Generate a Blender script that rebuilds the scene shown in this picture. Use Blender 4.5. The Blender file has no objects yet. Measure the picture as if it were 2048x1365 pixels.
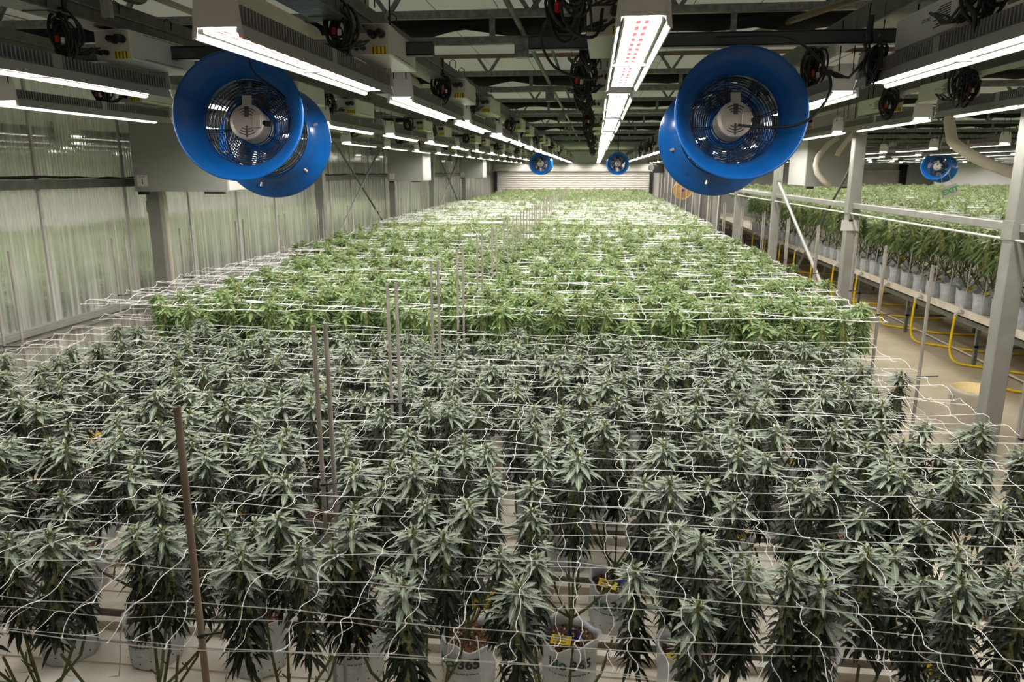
import bpy, math, random
import numpy as np
from mathutils import Vector, Matrix
R = random.Random(7)
PI = math.pi
SC = bpy.context.scene
COL = SC.collection

# ------------------------------------------------------------ camera, world, exposure
CAM_Z = 2.4
cam_d = bpy.data.cameras.new('camera')
cam = bpy.data.objects.new('camera', cam_d); COL.objects.link(cam)
cam.location = (0, 0, CAM_Z)
cam.rotation_euler = (math.radians(90 - 12.99), 0, math.radians(6.32))
cam_d.sensor_width = 36; cam_d.lens = 1470 / 2048 * 36
cam_d.clip_start = 0.05; cam_d.clip_end = 200
cam_d.dof.use_dof = True; cam_d.dof.focus_distance = 3.3; cam_d.dof.aperture_fstop = 6.0
SC.camera = cam
w = bpy.data.worlds.new('world'); SC.world = w; w.use_nodes = True
w.node_tree.nodes['Background'].inputs[0].default_value = (0.55, 0.62, 0.68, 1)
w.node_tree.nodes['Background'].inputs[1].default_value = .5
SC.view_settings.view_transform = 'Standard'; SC.view_settings.look = 'None'
SC.view_settings.gamma = 1; SC.view_settings.use_curve_mapping = False
SC.view_settings.exposure = 0.22
LED = 52.0
cy = SC.cycles
cy.max_bounces = 6; cy.diffuse_bounces = 4; cy.glossy_bounces = 3; cy.transmission_bounces = 4; cy.transparent_max_bounces = 6
cy.caustics_reflective = False; cy.caustics_refractive = False
cy.use_denoising = True; cy.use_adaptive_sampling = True; cy.adaptive_threshold = 0.03
cy.sample_clamp_indirect = 6

# ------------------------------------------------------------ helpers
def lin(c):
    return tuple(((v / 255) / 12.92 if v / 255 <= .04045 else ((v / 255 + .055) / 1.055) ** 2.4) for v in c) + (1,)

def mat(name, rgb, rough=.5, metal=0, var=.12, scale=8, bump=0.0, spec=.5, rgb2=None, stretch=(1, 1, 1), detail=4, lo=.35, hi=.7, objrand=0.0):
    m = bpy.data.materials.new(name); m.use_nodes = True
    nt = m.node_tree; n = nt.nodes; l = nt.links; b = n['Principled BSDF']
    c = lin(rgb)
    b.inputs['Roughness'].default_value = rough; b.inputs['Metallic'].default_value = metal
    b.inputs['Specular IOR Level'].default_value = spec
    tc = n.new('ShaderNodeTexCoord'); mp = n.new('ShaderNodeMapping'); mp.inputs['Scale'].default_value = stretch
    nz = n.new('ShaderNodeTexNoise'); nz.inputs['Scale'].default_value = scale; nz.inputs['Detail'].default_value = detail
    l.new(tc.outputs['Object'], mp.inputs[0]); l.new(mp.outputs[0], nz.inputs['Vector'])
    cr = n.new('ShaderNodeValToRGB')
    c2 = lin(rgb2) if rgb2 else tuple(v * (1 - var) for v in c[:3]) + (1,)
    cr.color_ramp.elements[0].color = c2; cr.color_ramp.elements[1].color = c
    cr.color_ramp.elements[0].position = lo; cr.color_ramp.elements[1].position = hi
    l.new(nz.outputs['Fac'], cr.inputs[0])
    out = cr.outputs[0]
    if objrand:
        oi = n.new('ShaderNodeObjectInfo'); mr = n.new('ShaderNodeMapRange')
        mr.inputs[3].default_value = 1 - objrand; mr.inputs[4].default_value = 1 + objrand
        hs = n.new('ShaderNodeHueSaturation'); l.new(oi.outputs['Random'], mr.inputs[0]); l.new(mr.outputs[0], hs.inputs['Value'])
        l.new(out, hs.inputs['Color']); out = hs.outputs[0]
    l.new(out, b.inputs['Base Color'])
    if bump:
        bp = n.new('ShaderNodeBump'); bp.inputs['Strength'].default_value = bump; bp.inputs['Distance'].default_value = .01
        l.new(nz.outputs['Fac'], bp.inputs['Height']); l.new(bp.outputs[0], b.inputs['Normal'])
    return m

def leaf_mat(name, rgb, rgb2, rib, transl=.18, rough=.55):
    m = bpy.data.materials.new(name); m.use_nodes = True
    nt = m.node_tree; n = nt.nodes; l = nt.links; b = n['Principled BSDF']
    uv = n.new('ShaderNodeTexCoord'); sx = n.new('ShaderNodeSeparateXYZ'); l.new(uv.outputs['UV'], sx.inputs[0])
    def math_(op, a, bv=None, c=None):
        k = n.new('ShaderNodeMath'); k.operation = op
        for i, v in enumerate((a, bv, c)):
            if v is None: continue
            if isinstance(v, (int, float)): k.inputs[i].default_value = v
            else: l.new(v, k.inputs[i])
        return k.outputs[0]
    d = math_('ABSOLUTE', math_('SUBTRACT', sx.outputs[0], .5))
    ribm = math_('LESS_THAN', d, .055)
    # slanting side veins
    ph = math_('SUBTRACT', math_('MULTIPLY', sx.outputs[1], 9.0), math_('MULTIPLY', d, 4.0))
    vein = math_('GREATER_THAN', math_('FRACT', ph), .86)
    fac = math_('MAXIMUM', ribm, math_('MULTIPLY', vein, .45))
    nz = n.new('ShaderNodeTexNoise'); nz.inputs['Scale'].default_value = 14
    tc = n.new('ShaderNodeTexCoord'); l.new(tc.outputs['Object'], nz.inputs['Vector'])
    oi = n.new('ShaderNodeObjectInfo')
    mx = n.new('ShaderNodeMix'); mx.data_type = 'RGBA'
    l.new(nz.outputs['Fac'], mx.inputs['Factor']); mx.inputs['A'].default_value = lin(rgb); mx.inputs['B'].default_value = lin(rgb2)
    hs = n.new('ShaderNodeHueSaturation'); mr = n.new('ShaderNodeMapRange'); mr.inputs[3].default_value = .8; mr.inputs[4].default_value = 1.2
    l.new(oi.outputs['Random'], mr.inputs[0]); l.new(mr.outputs[0], hs.inputs['Value']); l.new(mx.outputs['Result'], hs.inputs['Color'])
    m2 = n.new('ShaderNodeMix'); m2.data_type = 'RGBA'; l.new(fac, m2.inputs['Factor']); l.new(hs.outputs[0], m2.inputs['A']); m2.inputs['B'].default_value = lin(rib)
    l.new(m2.outputs['Result'], b.inputs['Base Color']); b.inputs['Roughness'].default_value = rough
    b.inputs['Specular IOR Level'].default_value = .35
    tr = n.new('ShaderNodeBsdfTranslucent'); l.new(m2.outputs['Result'], tr.inputs[0])
    ms = n.new('ShaderNodeMixShader'); ms.inputs[0].default_value = transl
    l.new(b.outputs[0], ms.inputs[1]); l.new(tr.outputs[0], ms.inputs[2]); l.new(ms.outputs[0], n['Material Output'].inputs[0])
    return m

class MB:
    def __init__(s): s.v = []; s.f = []; s.m = []; s.uv = {}
    def face(s, idx, m=0, uv=None):
        if uv: s.uv[len(s.f)] = uv
        s.f.append(idx); s.m.append(m)
    def box(s, x0, x1, y0, y1, z0, z1, m=0, M=None):
        b = len(s.v); p = [(x0,y0,z0),(x1,y0,z0),(x1,y1,z0),(x0,y1,z0),(x0,y0,z1),(x1,y0,z1),(x1,y1,z1),(x0,y1,z1)]
        if M: p = [tuple(M @ Vector(q)) for q in p]
        s.v += p
        for q in ((0,3,2,1),(4,5,6,7),(0,1,5,4),(1,2,6,5),(2,3,7,6),(3,0,4,7)): s.face(tuple(b+i for i in q), m)
    def cbox(s, x0, x1, y0, y1, z0, z1, c=.004, m=0):
        # box with chamfered edges along all three axes
        b = len(s.v); P = []
        for (X, xs) in ((x0, 1), (x1, -1)):
            for (Y, ys) in ((y0, 1), (y1, -1)):
                for (Z, zs) in ((z0, 1), (z1, -1)):
                    P += [(X, Y+ys*c, Z+zs*c), (X+xs*c, Y, Z+zs*c), (X+xs*c, Y+ys*c, Z)]
        s.v += P
        def i(a, bb, cc, k): return b + ((a*2+bb)*2+cc)*3+k
        Q = []
        for a in (0, 1): Q.append([i(a,0,0,0), i(a,1,0,0), i(a,1,1,0), i(a,0,1,0)]); Q.append([i(0,a,0,1), i(1,a,0,1), i(1,a,1,1), i(0,a,1,1)]); Q.append([i(0,0,a,2), i(1,0,a,2), i(1,1,a,2), i(0,1,a,2)])
        for a in (0, 1):
            for d in (0, 1):
                Q.append([i(a,d,0,0), i(a,d,1,0), i(a,d,1,1), i(a,d,0,1)])
                Q.append([i(a,0,d,0), i(a,1,d,0), i(a,1,d,2), i(a,0,d,2)])
                Q.append([i(0,a,d,1), i(1,a,d,1), i(1,a,d,2), i(0,a,d,2)])
                for e in (0, 1): Q.append([i(a,d,e,0), i(a,d,e,1), i(a,d,e,2)])
        for q in Q: s.face(tuple(q), m)
    def tube(s, pts, r, n=8, m=0, cap=True, closed=False):
        pts = [Vector(p) for p in pts]; b = len(s.v); N = len(pts)
        rr = r if isinstance(r, (list, tuple)) else [r]*N
        t0 = (pts[1]-pts[0]).normalized(); a = Vector((0,0,1)) if abs(t0.z) < .9 else Vector((1,0,0))
        u = t0.cross(a).normalized()
        for i, p in enumerate(pts):
            if closed: t = (pts[(i+1) % N]-pts[i-1])
            elif i == 0: t = pts[1]-pts[0]
            elif i == N-1: t = pts[-1]-pts[-2]
            else: t = pts[i+1]-pts[i-1]
            t = t.normalized() if t.length > 1e-9 else t0
            u = (u - t*u.dot(t)); u = u.normalized() if u.length > 1e-6 else t.orthogonal().normalized()
            w_ = t.cross(u)
            for k in range(n):
                an = 2*PI*k/n; q = p + (u*math.cos(an)+w_*math.sin(an))*rr[i]; s.v.append(tuple(q))
        for i in range(N if closed else N-1):
            j = (i+1) % N
            for k in range(n):
                k2 = (k+1) % n; s.face((b+i*n+k, b+i*n+k2, b+j*n+k2, b+j*n+k), m)
        if cap and not closed:
            s.face(tuple(b+k for k in range(n))[::-1], m); s.face(tuple(b+(N-1)*n+k for k in range(n)), m)
    def lathe(s, prof, n=32, m=0, axis='z', close=False, M=None):
        b = len(s.v)
        for (r, h) in prof:
            for k in range(n):
                a = 2*PI*k/n
                p = (r*math.cos(a), r*math.sin(a), h) if axis == 'z' else (r*math.cos(a), h, r*math.sin(a))
                if M: p = tuple(M @ Vector(p))
                s.v.append(p)
        N = len(prof)
        for i in range(N if close else N-1):
            j = (i+1) % N
            for k in range(n): s.face((b+i*n+k, b+i*n+(k+1) % n, b+j*n+(k+1) % n, b+j*n+k), m)
    def build(s, name, mats, parent=None, smooth=False, loc=None):
        me = bpy.data.meshes.new(name)
        me.from_pydata(s.v, [], s.f)
        for x in (mats if isinstance(mats, (list, tuple)) else [mats]): me.materials.append(x)
        if len(set(s.m)) > 1: me.polygons.foreach_set('material_index', s.m)
        if s.uv:
            ul = me.uv_layers.new(name='UVMap'); arr = np.full((len(me.loops), 2), .2, np.float32); st = np.zeros(len(s.f), int); k = 0
            for i, f in enumerate(s.f):
                if i in s.uv: arr[k:k+len(f)] = s.uv[i]
                k += len(f)
            ul.data.foreach_set('uv', arr.ravel())
        if smooth: me.polygons.foreach_set('use_smooth', [True]*len(s.f))
        me.update()
        return link(name, me, parent, loc)

def link(name, me, parent=None, loc=None):
    o = bpy.data.objects.new(name, me); COL.objects.link(o)
    if parent is not None: o.parent = parent
    if loc is not None: o.location = loc
    return o
def tag(o, label, cat, group=None, kind=None):
    o['label'] = label; o['category'] = cat
    if group: o['group'] = group
    if kind: o['kind'] = kind
    return o
def thing(name, label, cat, loc=(0,0,0), rz=0, group=None):
    o = bpy.data.objects.new(name, None); COL.objects.link(o); o.location = loc; o.rotation_euler = (0,0,rz)
    o.empty_display_size = .05
    return tag(o, label, cat, group)
def struct(o): o['kind'] = 'structure'; return o
KIDS = {}
def kids(o):
    return KIDS.get(o.name, [])
def reg(root):
    # remember the tree of a prototype: children and grandchildren
    allo = [o for o in bpy.data.objects if o.parent]
    for o in allo: KIDS.setdefault(o.parent.name, []).append(o) if o not in KIDS.get(o.parent.name, []) else None
def dup(root, loc, rot=None, label=None, group=None):
    r = root.copy(); COL.objects.link(r); r.location = loc
    if rot is not None: r.rotation_euler = rot if isinstance(rot, (tuple, list)) else (0,0,rot)
    if label: r['label'] = label
    if group: r['group'] = group
    for ch in root_children(root):
        c = ch.copy(); COL.objects.link(c); c.parent = r
        for g in root_children(ch):
            d = g.copy(); COL.objects.link(d); d.parent = c
    return r
_rc = {}
def root_children(o):
    if o.name not in _rc: _rc[o.name] = list(o.children)
    return _rc[o.name]
def text_mb(s, size=.1, bold=0.0, align='CENTER'):
    cu = bpy.data.curves.new('txt', 'FONT'); cu.body = s; cu.size = size; cu.align_x = align; cu.align_y = 'CENTER'; cu.offset = bold
    cu.resolution_u = 3
    o = bpy.data.objects.new('txt', cu); COL.objects.link(o)
    bpy.context.view_layer.update()
    me = bpy.data.meshes.new_from_object(o.evaluated_get(bpy.context.evaluated_depsgraph_get()))
    vs = [tuple(v.co) for v in me.vertices]; fs = [tuple(p.vertices) for p in me.polygons]
    bpy.data.objects.remove(o); bpy.data.curves.remove(cu); bpy.data.meshes.remove(me)
    return vs, fs
def put_text(mb, s, size, fn, m=0, bold=0.0, align='CENTER'):
    vs, fs = text_mb(s, size, bold, align); b = len(mb.v)
    mb.v += [fn(v[0], v[1]) for v in vs]
    for f in fs: mb.face(tuple(b+i for i in f), m)
ORD = ['zeroth','first','second','third','fourth','fifth','sixth','seventh','eighth','ninth','tenth','eleventh','twelfth','thirteenth','fourteenth','fifteenth','sixteenth','seventeenth','eighteenth','nineteenth','twentieth']
def ordn(i):
    if i < len(ORD): return ORD[i]
    t = {2:'twenty',3:'thirty',4:'forty',5:'fifty'}[i//10]; return (t+'-'+ORD[i % 10]) if i % 10 else t[:-1]+'ieth'

# ------------------------------------------------------------ materials
M = {}
M['galv'] = mat('galvanised steel', (138,142,138), .42, .6, .3, 30, rgb2=(104,108,105))
M['galv_post'] = mat('galvanised post steel', (158,157,151), .5, .2, .1, 9, rgb2=(146,145,139))
M['beam'] = mat('painted grey beam', (112,112,104), .5, .3, .2, 12, rgb2=(92,93,86))
M['alu_dark'] = mat('dark anodised aluminium', (86,88,92), .4, .8, .1, 20)
M['fin'] = mat('grey heat sink fins', (150,146,148), .45, .4, .1, 20)
M['lamp_body'] = mat('lamp housing grey', (170,168,165), .45, .4, .08, 15)
M['white_metal'] = mat('white powder coat', (206,203,198), .4, 0, .06, 6)
M['white_paint'] = mat('white painted box', (212,208,202), .45, 0, .05, 5)
M['reflector'] = mat('bright reflector', (245,245,240), .25, .2, .03, 5)
M['blue'] = mat('blue fan plastic', (3,94,172), .3, 0, .12, 5, spec=.5, rgb2=(2,76,148))
M['blue_wire'] = mat('dark blue coated wire', (16,58,110), .4, .2, .1, 20)
M['motor'] = mat('cast aluminium motor', (196,186,178), .38, .5, .1, 30)
M['blade'] = mat('glossy smoke-grey fan blade', (80,76,78), .3, .3, .1, 6)
M['black'] = mat('black rubber', (20,20,20), .5, 0, .2, 20)
M['dark'] = mat('black steel wire', (38,38,38), .5, .5, .2, 20)
M['red'] = mat('red sleeve', (190,30,24), .5)
M['yellow'] = mat('yellow plastic', (240,210,20), .5, 0, .05, 10)
M['hose_y'] = mat('yellow rubber hose', (242,204,18), .4, 0, .12, 20)
M['tray'] = mat('white plastic grow tray', (236,230,220), .5, 0, .12, 5, rgb2=(216,205,188))
M['brown'] = mat('brown bench underside', (112,88,70), .7, 0, .3, 9, rgb2=(80,62,50))
M['bag'] = mat('white woven poly bag', (222,224,226), .5, 0, .1, 18, bump=.3, rgb2=(196,200,204))
M['soil'] = mat('coir and perlite soil', (118,76,50), .95, 0, .5, 90, rgb2=(56,34,24), lo=.42, hi=.55, bump=.8)
M['perlite'] = mat('white perlite grain', (225,215,200), .8)
M['print_green'] = mat('green print', (24,96,58), .6)
M['print_dark'] = mat('dark grey print', (46,50,50), .6)
M['strap'] = mat('blue strap', (34,28,176), .4)
M['tube_w'] = mat('white drip tube', (206,202,192), .5)
M['net'] = mat('white nylon string', (244,244,242), .5, 0, .04, 30)
M['stake'] = mat('weathered steel stake', (176,170,162), .45, .15, .3, 40, rgb2=(146,138,130), stretch=(1,1,.2))
M['stake_r'] = mat('rusty steel stake', (150,132,120), .5, .1, .3, 40, rgb2=(122,104,92), stretch=(1,1,.2))
M['tie'] = mat('black cable tie', (16,16,18), .5)
M['floor'] = mat('sealed tan concrete floor', (196,184,162), .42, 0, .2, 1.6, rgb2=(172,158,132), bump=.02)
M['stem'] = mat('green stalk', (98,104,52), .6, 0, .3, 40, rgb2=(66,70,34))
M['petiole'] = mat('reddish petiole', (120,80,62), .6)
M['pvc'] = mat('cream PVC hose', (216,208,190), .5, 0, .08, 6)
M['curtain'] = mat('cream shade cloth', (222,212,188), .9, 0, .12, 1.2, rgb2=(205,184,150), stretch=(.4,1,1))
_m = M['curtain']; _n = _m.node_tree.nodes; _l = _m.node_tree.links
_t = _n.new('ShaderNodeBsdfTranslucent'); _t.inputs[0].default_value = lin((236,226,204)); _x = _n.new('ShaderNodeMixShader'); _x.inputs[0].default_value = .5
_l.new(_n['Principled BSDF'].outputs[0], _x.inputs[1]); _l.new(_t.outputs[0], _x.inputs[2]); _l.new(_x.outputs[0], _n['Material Output'].inputs[0])
M['blackout'] = mat('black folded curtain', (30,26,24), .9, 0, .4, 6, stretch=(.3,1,6))
M['door_white'] = mat('white roller slat', (246,240,232), .5, 0, .05, 3)
M['wall_white'] = mat('white insulated panel', (242,240,236), .6, 0, .06, 2)
M['ceil_dark'] = mat('blue-grey end ceiling', (96,108,112), .8, 0, .1, 2)
M['box_grey'] = mat('brushed sheet metal housing', (158,159,153), .42, .15, .08, 3, stretch=(1,1,20))
M['grey_panel'] = mat('grey partition sheet', (118,114,112), .6, 0, .2, 4)
M['bucket'] = mat('white bucket plastic', (232,226,216), .4, 0, .04, 4)
M['sediment'] = mat('pale orange powder', (236,206,150), .8, 0, .15, 50)
M['rust_tube'] = mat('rust-stained tube', (140,112,84), .6, .3, .3, 9, rgb2=(110,98,88))
M['yel_fan'] = mat('yellow cage wire', (214,160,40), .5)
M['exit_green'] = mat('green exit lettering', (60,190,90), .5)
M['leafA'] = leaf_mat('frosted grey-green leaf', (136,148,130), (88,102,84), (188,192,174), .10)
M['leafA_shade'] = leaf_mat('shade-darkened sugar leaf', (36,48,34), (24,34,24), (66,78,58), .06)  # dark green, darkened further to paint in the deep shade below the crowns
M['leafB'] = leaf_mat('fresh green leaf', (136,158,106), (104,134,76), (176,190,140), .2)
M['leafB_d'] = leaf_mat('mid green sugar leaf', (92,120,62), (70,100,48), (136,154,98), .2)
M['budA'] = mat('green calyx', (160,160,118), .8, 0, .3, 120, rgb2=(98,108,70), lo=.4, hi=.6)
M['budB'] = mat('cream calyx', (186,182,128), .8, 0, .3, 120, rgb2=(120,134,78), lo=.4, hi=.6)

def led_mat(name, strength):
    m = bpy.data.materials.new(name); m.use_nodes = True; nt = m.node_tree; n = nt.nodes; l = nt.links
    n.remove(n['Principled BSDF']); em = n.new('ShaderNodeEmission')
    tc = n.new('ShaderNodeTexCoord'); sx = n.new('ShaderNodeSeparateXYZ'); l.new(tc.outputs['Object'], sx.inputs[0])
    def k(op, a, b=None):
        q = n.new('ShaderNodeMath'); q.operation = op
        for i, v in enumerate((a, b)):
            if v is None: continue
            if isinstance(v, (int, float)): q.inputs[i].default_value = v
            else: l.new(v, q.inputs[i])
        return q.outputs[0]
    ax = k('ABSOLUTE', sx.outputs[0])
    cell = k('FRACT', k('MULTIPLY', sx.outputs[1], 11.0))
    # two red diode columns either side of the centre line, joined by a red bar every cell
    cols = k('MULTIPLY', k('LESS_THAN', k('ABSOLUTE', k('SUBTRACT', ax, .011)), .0066), k('LESS_THAN', cell, .7))
    bars = k('MULTIPLY', k('LESS_THAN', ax, .014), k('LESS_THAN', k('ABSOLUTE', k('SUBTRACT', cell, .35)), .06))
    red = k('MAXIMUM', cols, bars)
    mx = n.new('ShaderNodeMix'); mx.data_type = 'RGBA'; l.new(red, mx.inputs['Factor'])
    mx.inputs['A'].default_value = (1*strength, .97*strength, .90*strength, 1); mx.inputs['B'].default_value = (1.6, .30, .28, 1)
    l.new(mx.outputs['Result'], em.inputs[0]); em.inputs[1].default_value = 1
    geo = n.new('ShaderNodeNewGeometry')
    l.new(em.outputs[0], n['Material Output'].inputs[0])
    return m
M['led'] = led_mat('LED diode panel', LED)
def rtex(name, base, stripe, freq, axis=2, thr=.5, rough=.5):
    m = bpy.data.materials.new(name); m.use_nodes = True; nt = m.node_tree; n = nt.nodes; l = nt.links; b = n['Principled BSDF']
    tc = n.new('ShaderNodeTexCoord'); sx = n.new('ShaderNodeSeparateXYZ'); l.new(tc.outputs['Object'], sx.inputs[0])
    a = n.new('ShaderNodeMath'); a.operation = 'MULTIPLY'; a.inputs[1].default_value = freq; l.new(sx.outputs[axis], a.inputs[0])
    f = n.new('ShaderNodeMath'); f.operation = 'FRACT'; l.new(a.outputs[0], f.inputs[0])
    g = n.new('ShaderNodeMath'); g.operation = 'GREATER_THAN'; g.inputs[1].default_value = thr; l.new(f.outputs[0], g.inputs[0])
    mx = n.new('ShaderNodeMix'); mx.data_type = 'RGBA'; l.new(g.outputs[0], mx.inputs['Factor']); mx.inputs['A'].default_value = lin(base); mx.inputs['B'].default_value = lin(stripe)
    l.new(mx.outputs['Result'], b.inputs['Base Color']); b.inputs['Roughness'].default_value = rough
    return m
M['warn'] = rtex('yellow warning print', (226,200,20), (30,28,16), 60, 0, .68)

def polycarb():
    m = bpy.data.materials.new('twin-wall polycarbonate'); m.use_nodes = True; nt = m.node_tree; n = nt.nodes; l = nt.links
    b = n['Principled BSDF']; b.inputs['Base Color'].default_value = lin((188,190,180)); b.inputs['Roughness'].default_value = .5
    tc = n.new('ShaderNodeTexCoord'); mp = n.new('ShaderNodeMapping'); mp.inputs['Scale'].default_value = (9, 9, .25)
    nz = n.new('ShaderNodeTexNoise'); nz.inputs['Scale'].default_value = 2.2; nz.inputs['Detail'].default_value = 5
    l.new(tc.outputs['Object'], mp.inputs[0]); l.new(mp.outputs[0], nz.inputs[0])
    cr = n.new('ShaderNodeValToRGB'); cr.color_ramp.elements[0].color = lin((208,208,198)); cr.color_ramp.elements[1].color = lin((246,245,238))
    cr.color_ramp.elements[0].position = .35; cr.color_ramp.elements[1].position = .68
    l.new(nz.outputs[0], cr.inputs[0]); l.new(cr.outputs[0], b.inputs['Base Color'])
    g = n.new('ShaderNodeBsdfGlossy'); g.inputs['Roughness'].default_value = .10; g.inputs['Color'].default_value = (.95,.96,.94,1)
    fr = n.new('ShaderNodeFresnel'); fr.inputs['IOR'].default_value = 1.5
    ad = n.new('ShaderNodeMath'); ad.operation = 'ADD'; ad.inputs[1].default_value = .08; ad.use_clamp = True
    l.new(fr.outputs[0], ad.inputs[0])
    rf = n.new('ShaderNodeBsdfRefraction'); rf.inputs['Roughness'].default_value = .22; rf.inputs['IOR'].default_value = 1.03; rf.inputs['Color'].default_value = (.96,.97,.95,1)
    mt = n.new('ShaderNodeMixShader'); mrr = n.new('ShaderNodeMapRange'); mrr.inputs[1].default_value = .35; mrr.inputs[2].default_value = .68; mrr.inputs[3].default_value = .70; mrr.inputs[4].default_value = .34; l.new(nz.outputs[0], mrr.inputs[0]); l.new(mrr.outputs[0], mt.inputs[0]); l.new(b.outputs[0], mt.inputs[1]); l.new(rf.outputs[0], mt.inputs[2])
    ms = n.new('ShaderNodeMixShader'); l.new(ad.outputs[0], ms.inputs[0]); l.new(mt.outputs[0], ms.inputs[1]); l.new(g.outputs[0], ms.inputs[2])
    l.new(ms.outputs[0], n['Material Output'].inputs[0])
    return m
M['poly'] = polycarb()

# ------------------------------------------------------------ structure
D1 = 35.0; XL = -4.8; XP = 2.65; XR = 22.0; ZC = 3.62
b = MB(); b.box(XL-8.1, XR, -1.5, D1, -.1, 0); struct(b.build('floor', M['floor']))
# ceiling: cream cloth, gently waved across the bays
b = MB(); nx, ny = 60, 150
for j in range(ny+1):
    for i in range(nx+1):
        x = XL-8.1+(XR-XL+8.1)*i/nx; y = -1.5+(24+1.5)*j/ny
        b.v.append((x, y, ZC+.02*math.sin(y*9+math.sin(x*1.3))+.012*math.sin(x*5+y)))
for j in range(ny):
    for i in range(nx): k = j*(nx+1)+i; b.face((k, k+nx+1, k+nx+2, k+1))
struct(b.build('ceiling', M['curtain'], smooth=True))
b = MB(); b.box(XL-8.1, XR, 24, D1, ZC-.02, ZC+.08); b.box(XL-8.1, XR, 23.9, 24, ZC-.15, ZC+.1); struct(b.build('ceiling', M['ceil_dark']))
# left wall: ribbed polycarbonate sheets, each its own piece
wl = thing('wall_left', 'ribbed clear polycarbonate side wall', 'wall', (XL, 0, 0)); wl['kind'] = 'structure'
PW = 1.2; panel_me = None
b = MB(); nr = 30
for i in range(nr*4+1):
    y = PW*i/(nr*4)*.985+.008; x = .0026*math.sin(2*PI*i/4)
    b.v += [(x, y, 0), (x, y, 4.0)]
for i in range(nr*4): b.face((2*i, 2*i+2, 2*i+3, 2*i+1))
p0 = b.build('panel', M['poly'], wl, smooth=True, loc=(0, -1.2, 0))
for k in range(1, 30): link('panel', p0.data, wl, (0, -1.2+PW*k, 0))
b = MB()
for k in range(31): b.box(.0, .018, -1.2+PW*k-.014, -1.2+PW*k+.014, 0, 4.0)
b.build('joint_strip', M['white_metal'], wl)
b = MB(); b.box(-8.1, -8.0, -1.5, D1, 0, 4.1); b.build('outer_sheet', M['wall_white'], wl)
# far wall with roller doors
wb = thing('wall_back', 'white far end wall with roller door', 'wall', (0, D1, 0)); wb['kind'] = 'structure'
b = MB(); b.box(XL-8.1, XR, 0, .15, 0, 4.2); b.build('panel', M['wall_white'], wb)
b = MB(); b.box(XL+.1, XP, -.22, 0, CAM_Z+.02, CAM_Z+.34); b.build('roller_housing', M['door_white'], wb)
b = MB(); b.box(XL+.1, XP-.1, -.24, -.2, CAM_Z-.02, CAM_Z+.02); b.build('lintel', M['beam'], wb)
sl = MB(); sl.box(0, XP-XL-.45, -.02, 0, 0, .075); sl.box(0, XP-XL-.45, -.035, -.02, .02, .06)
s0 = sl.build('slat', M['door_white'], wb, loc=(XL+.25, -.1, CAM_Z-.11))
for k in range(1, 24): link('slat', s0.data, wb, (XL+.25, -.1, CAM_Z-.11-.1*k))
s1 = MB(); s1.box(0, 3.0, -.02, 0, 0, .075); s1.box(0, 3.0, -.035, -.02, .02, .06)
s1 = s1.build('slat', M['door_white'], wb, loc=(10.3, -.1, CAM_Z-.02))
for k in range(1, 24): link('slat', s1.data, wb, (10.3, -.1, CAM_Z-.02-.1*k))
b = MB(); b.box(XL+.1, XL+.25, -.3, 0, 0, CAM_Z); b.box(XP-.2, XP-.05, -.3, 0, 0, CAM_Z); b.box(13.3, 13.55, -.3, 0, 0, CAM_Z+.3); b.build('door_jamb', M['black'], wb)
b = MB(); b.box(13.6, XR, -3.0, -2.9, CAM_Z-1.2, CAM_Z+.35); b.build('upper_panel', M['wall_white'], wb)
b = MB(); b.box(XR, XR+.1, -1.5, D1, 0, 4.2); struct(b.build('wall_right', M['wall_white']))
b = MB(); b.box(XL-8.1, XR, -1.6, -1.5, 0, 4.2); struct(b.build('wall_front', M['wall_white']))
b = MB(); b.box(XL+.0, XL+.06, -1.4, D1, .98, 1.09); b.box(XL+.06, XL+.09, -1.4, D1, 1.04, 1.075)
struct(b.build('trim_1', M['galv_post']))
b = MB(); b.box(XL+.01, XL+.06, -1.4, D1, 2.25, 2.33); struct(b.build('trim_2', M['beam']))
# dark foam strip lying unevenly on the wall rail
b = MB(); y = -1.0; R.seed(3)
pts = []; rr = []
while y < D1-1: pts.append((XL+.045, y, 2.335+R.uniform(0, .022))); rr.append(R.choice((.004, .012, .016, .018, .01))); y += .22
b.tube(pts, rr, 5); tag(b.build('foam_strip', M['black']), 'ragged black foam strip lying along the left wall rail', 'strip')

# posts
def post(x, y, w_, label, z1=3.55, flange=True):
    t = thing('steel_post', label, 'post', (x, y, 0), 0, 'galvanised roof posts')
    b = MB(); b.cbox(-w_/2, w_/2, -w_/2, w_/2, 0, z1, .006); b.build('shaft', M['galv_post'], t)
    b = MB(); b.box(-w_, w_, -w_, w_, 0, .012)
    for sx in (-1, 1):
        for sy in (-1, 1): b.tube([(sx*w_*.75, sy*w_*.75, .0), (sx*w_*.75, sy*w_*.75, .035)], .008, 6)
    b.build('base_plate', M['galv'], t)
    b = MB(); b.box(-w_/2-.012, w_/2+.012, -w_/2-.012, w_/2+.012, z1-.02, z1); b.build('bracket', M['galv'], t)
    b = MB(); b.box(-w_/2-.006, w_/2+.006, -w_/2-.006, w_/2+.006, 1.98, 2.10); b.build('bracket', M['galv_post'], t)
    return t
for k, y in enumerate((4.99, 8.06, 11.35, 14.3, 16.9, 20.0, 23.2)):
    post(XP, y, .112, f'galvanised square post along the aisle, {ordn(k+1)} from the camera')
for k, y in enumerate((7.45, 12.24, 16.8, 20.96, 26.22)):
    post(XL+.19, y, .14, f'galvanised square post at the left wall, {ordn(k+1)} from the camera')
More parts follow.
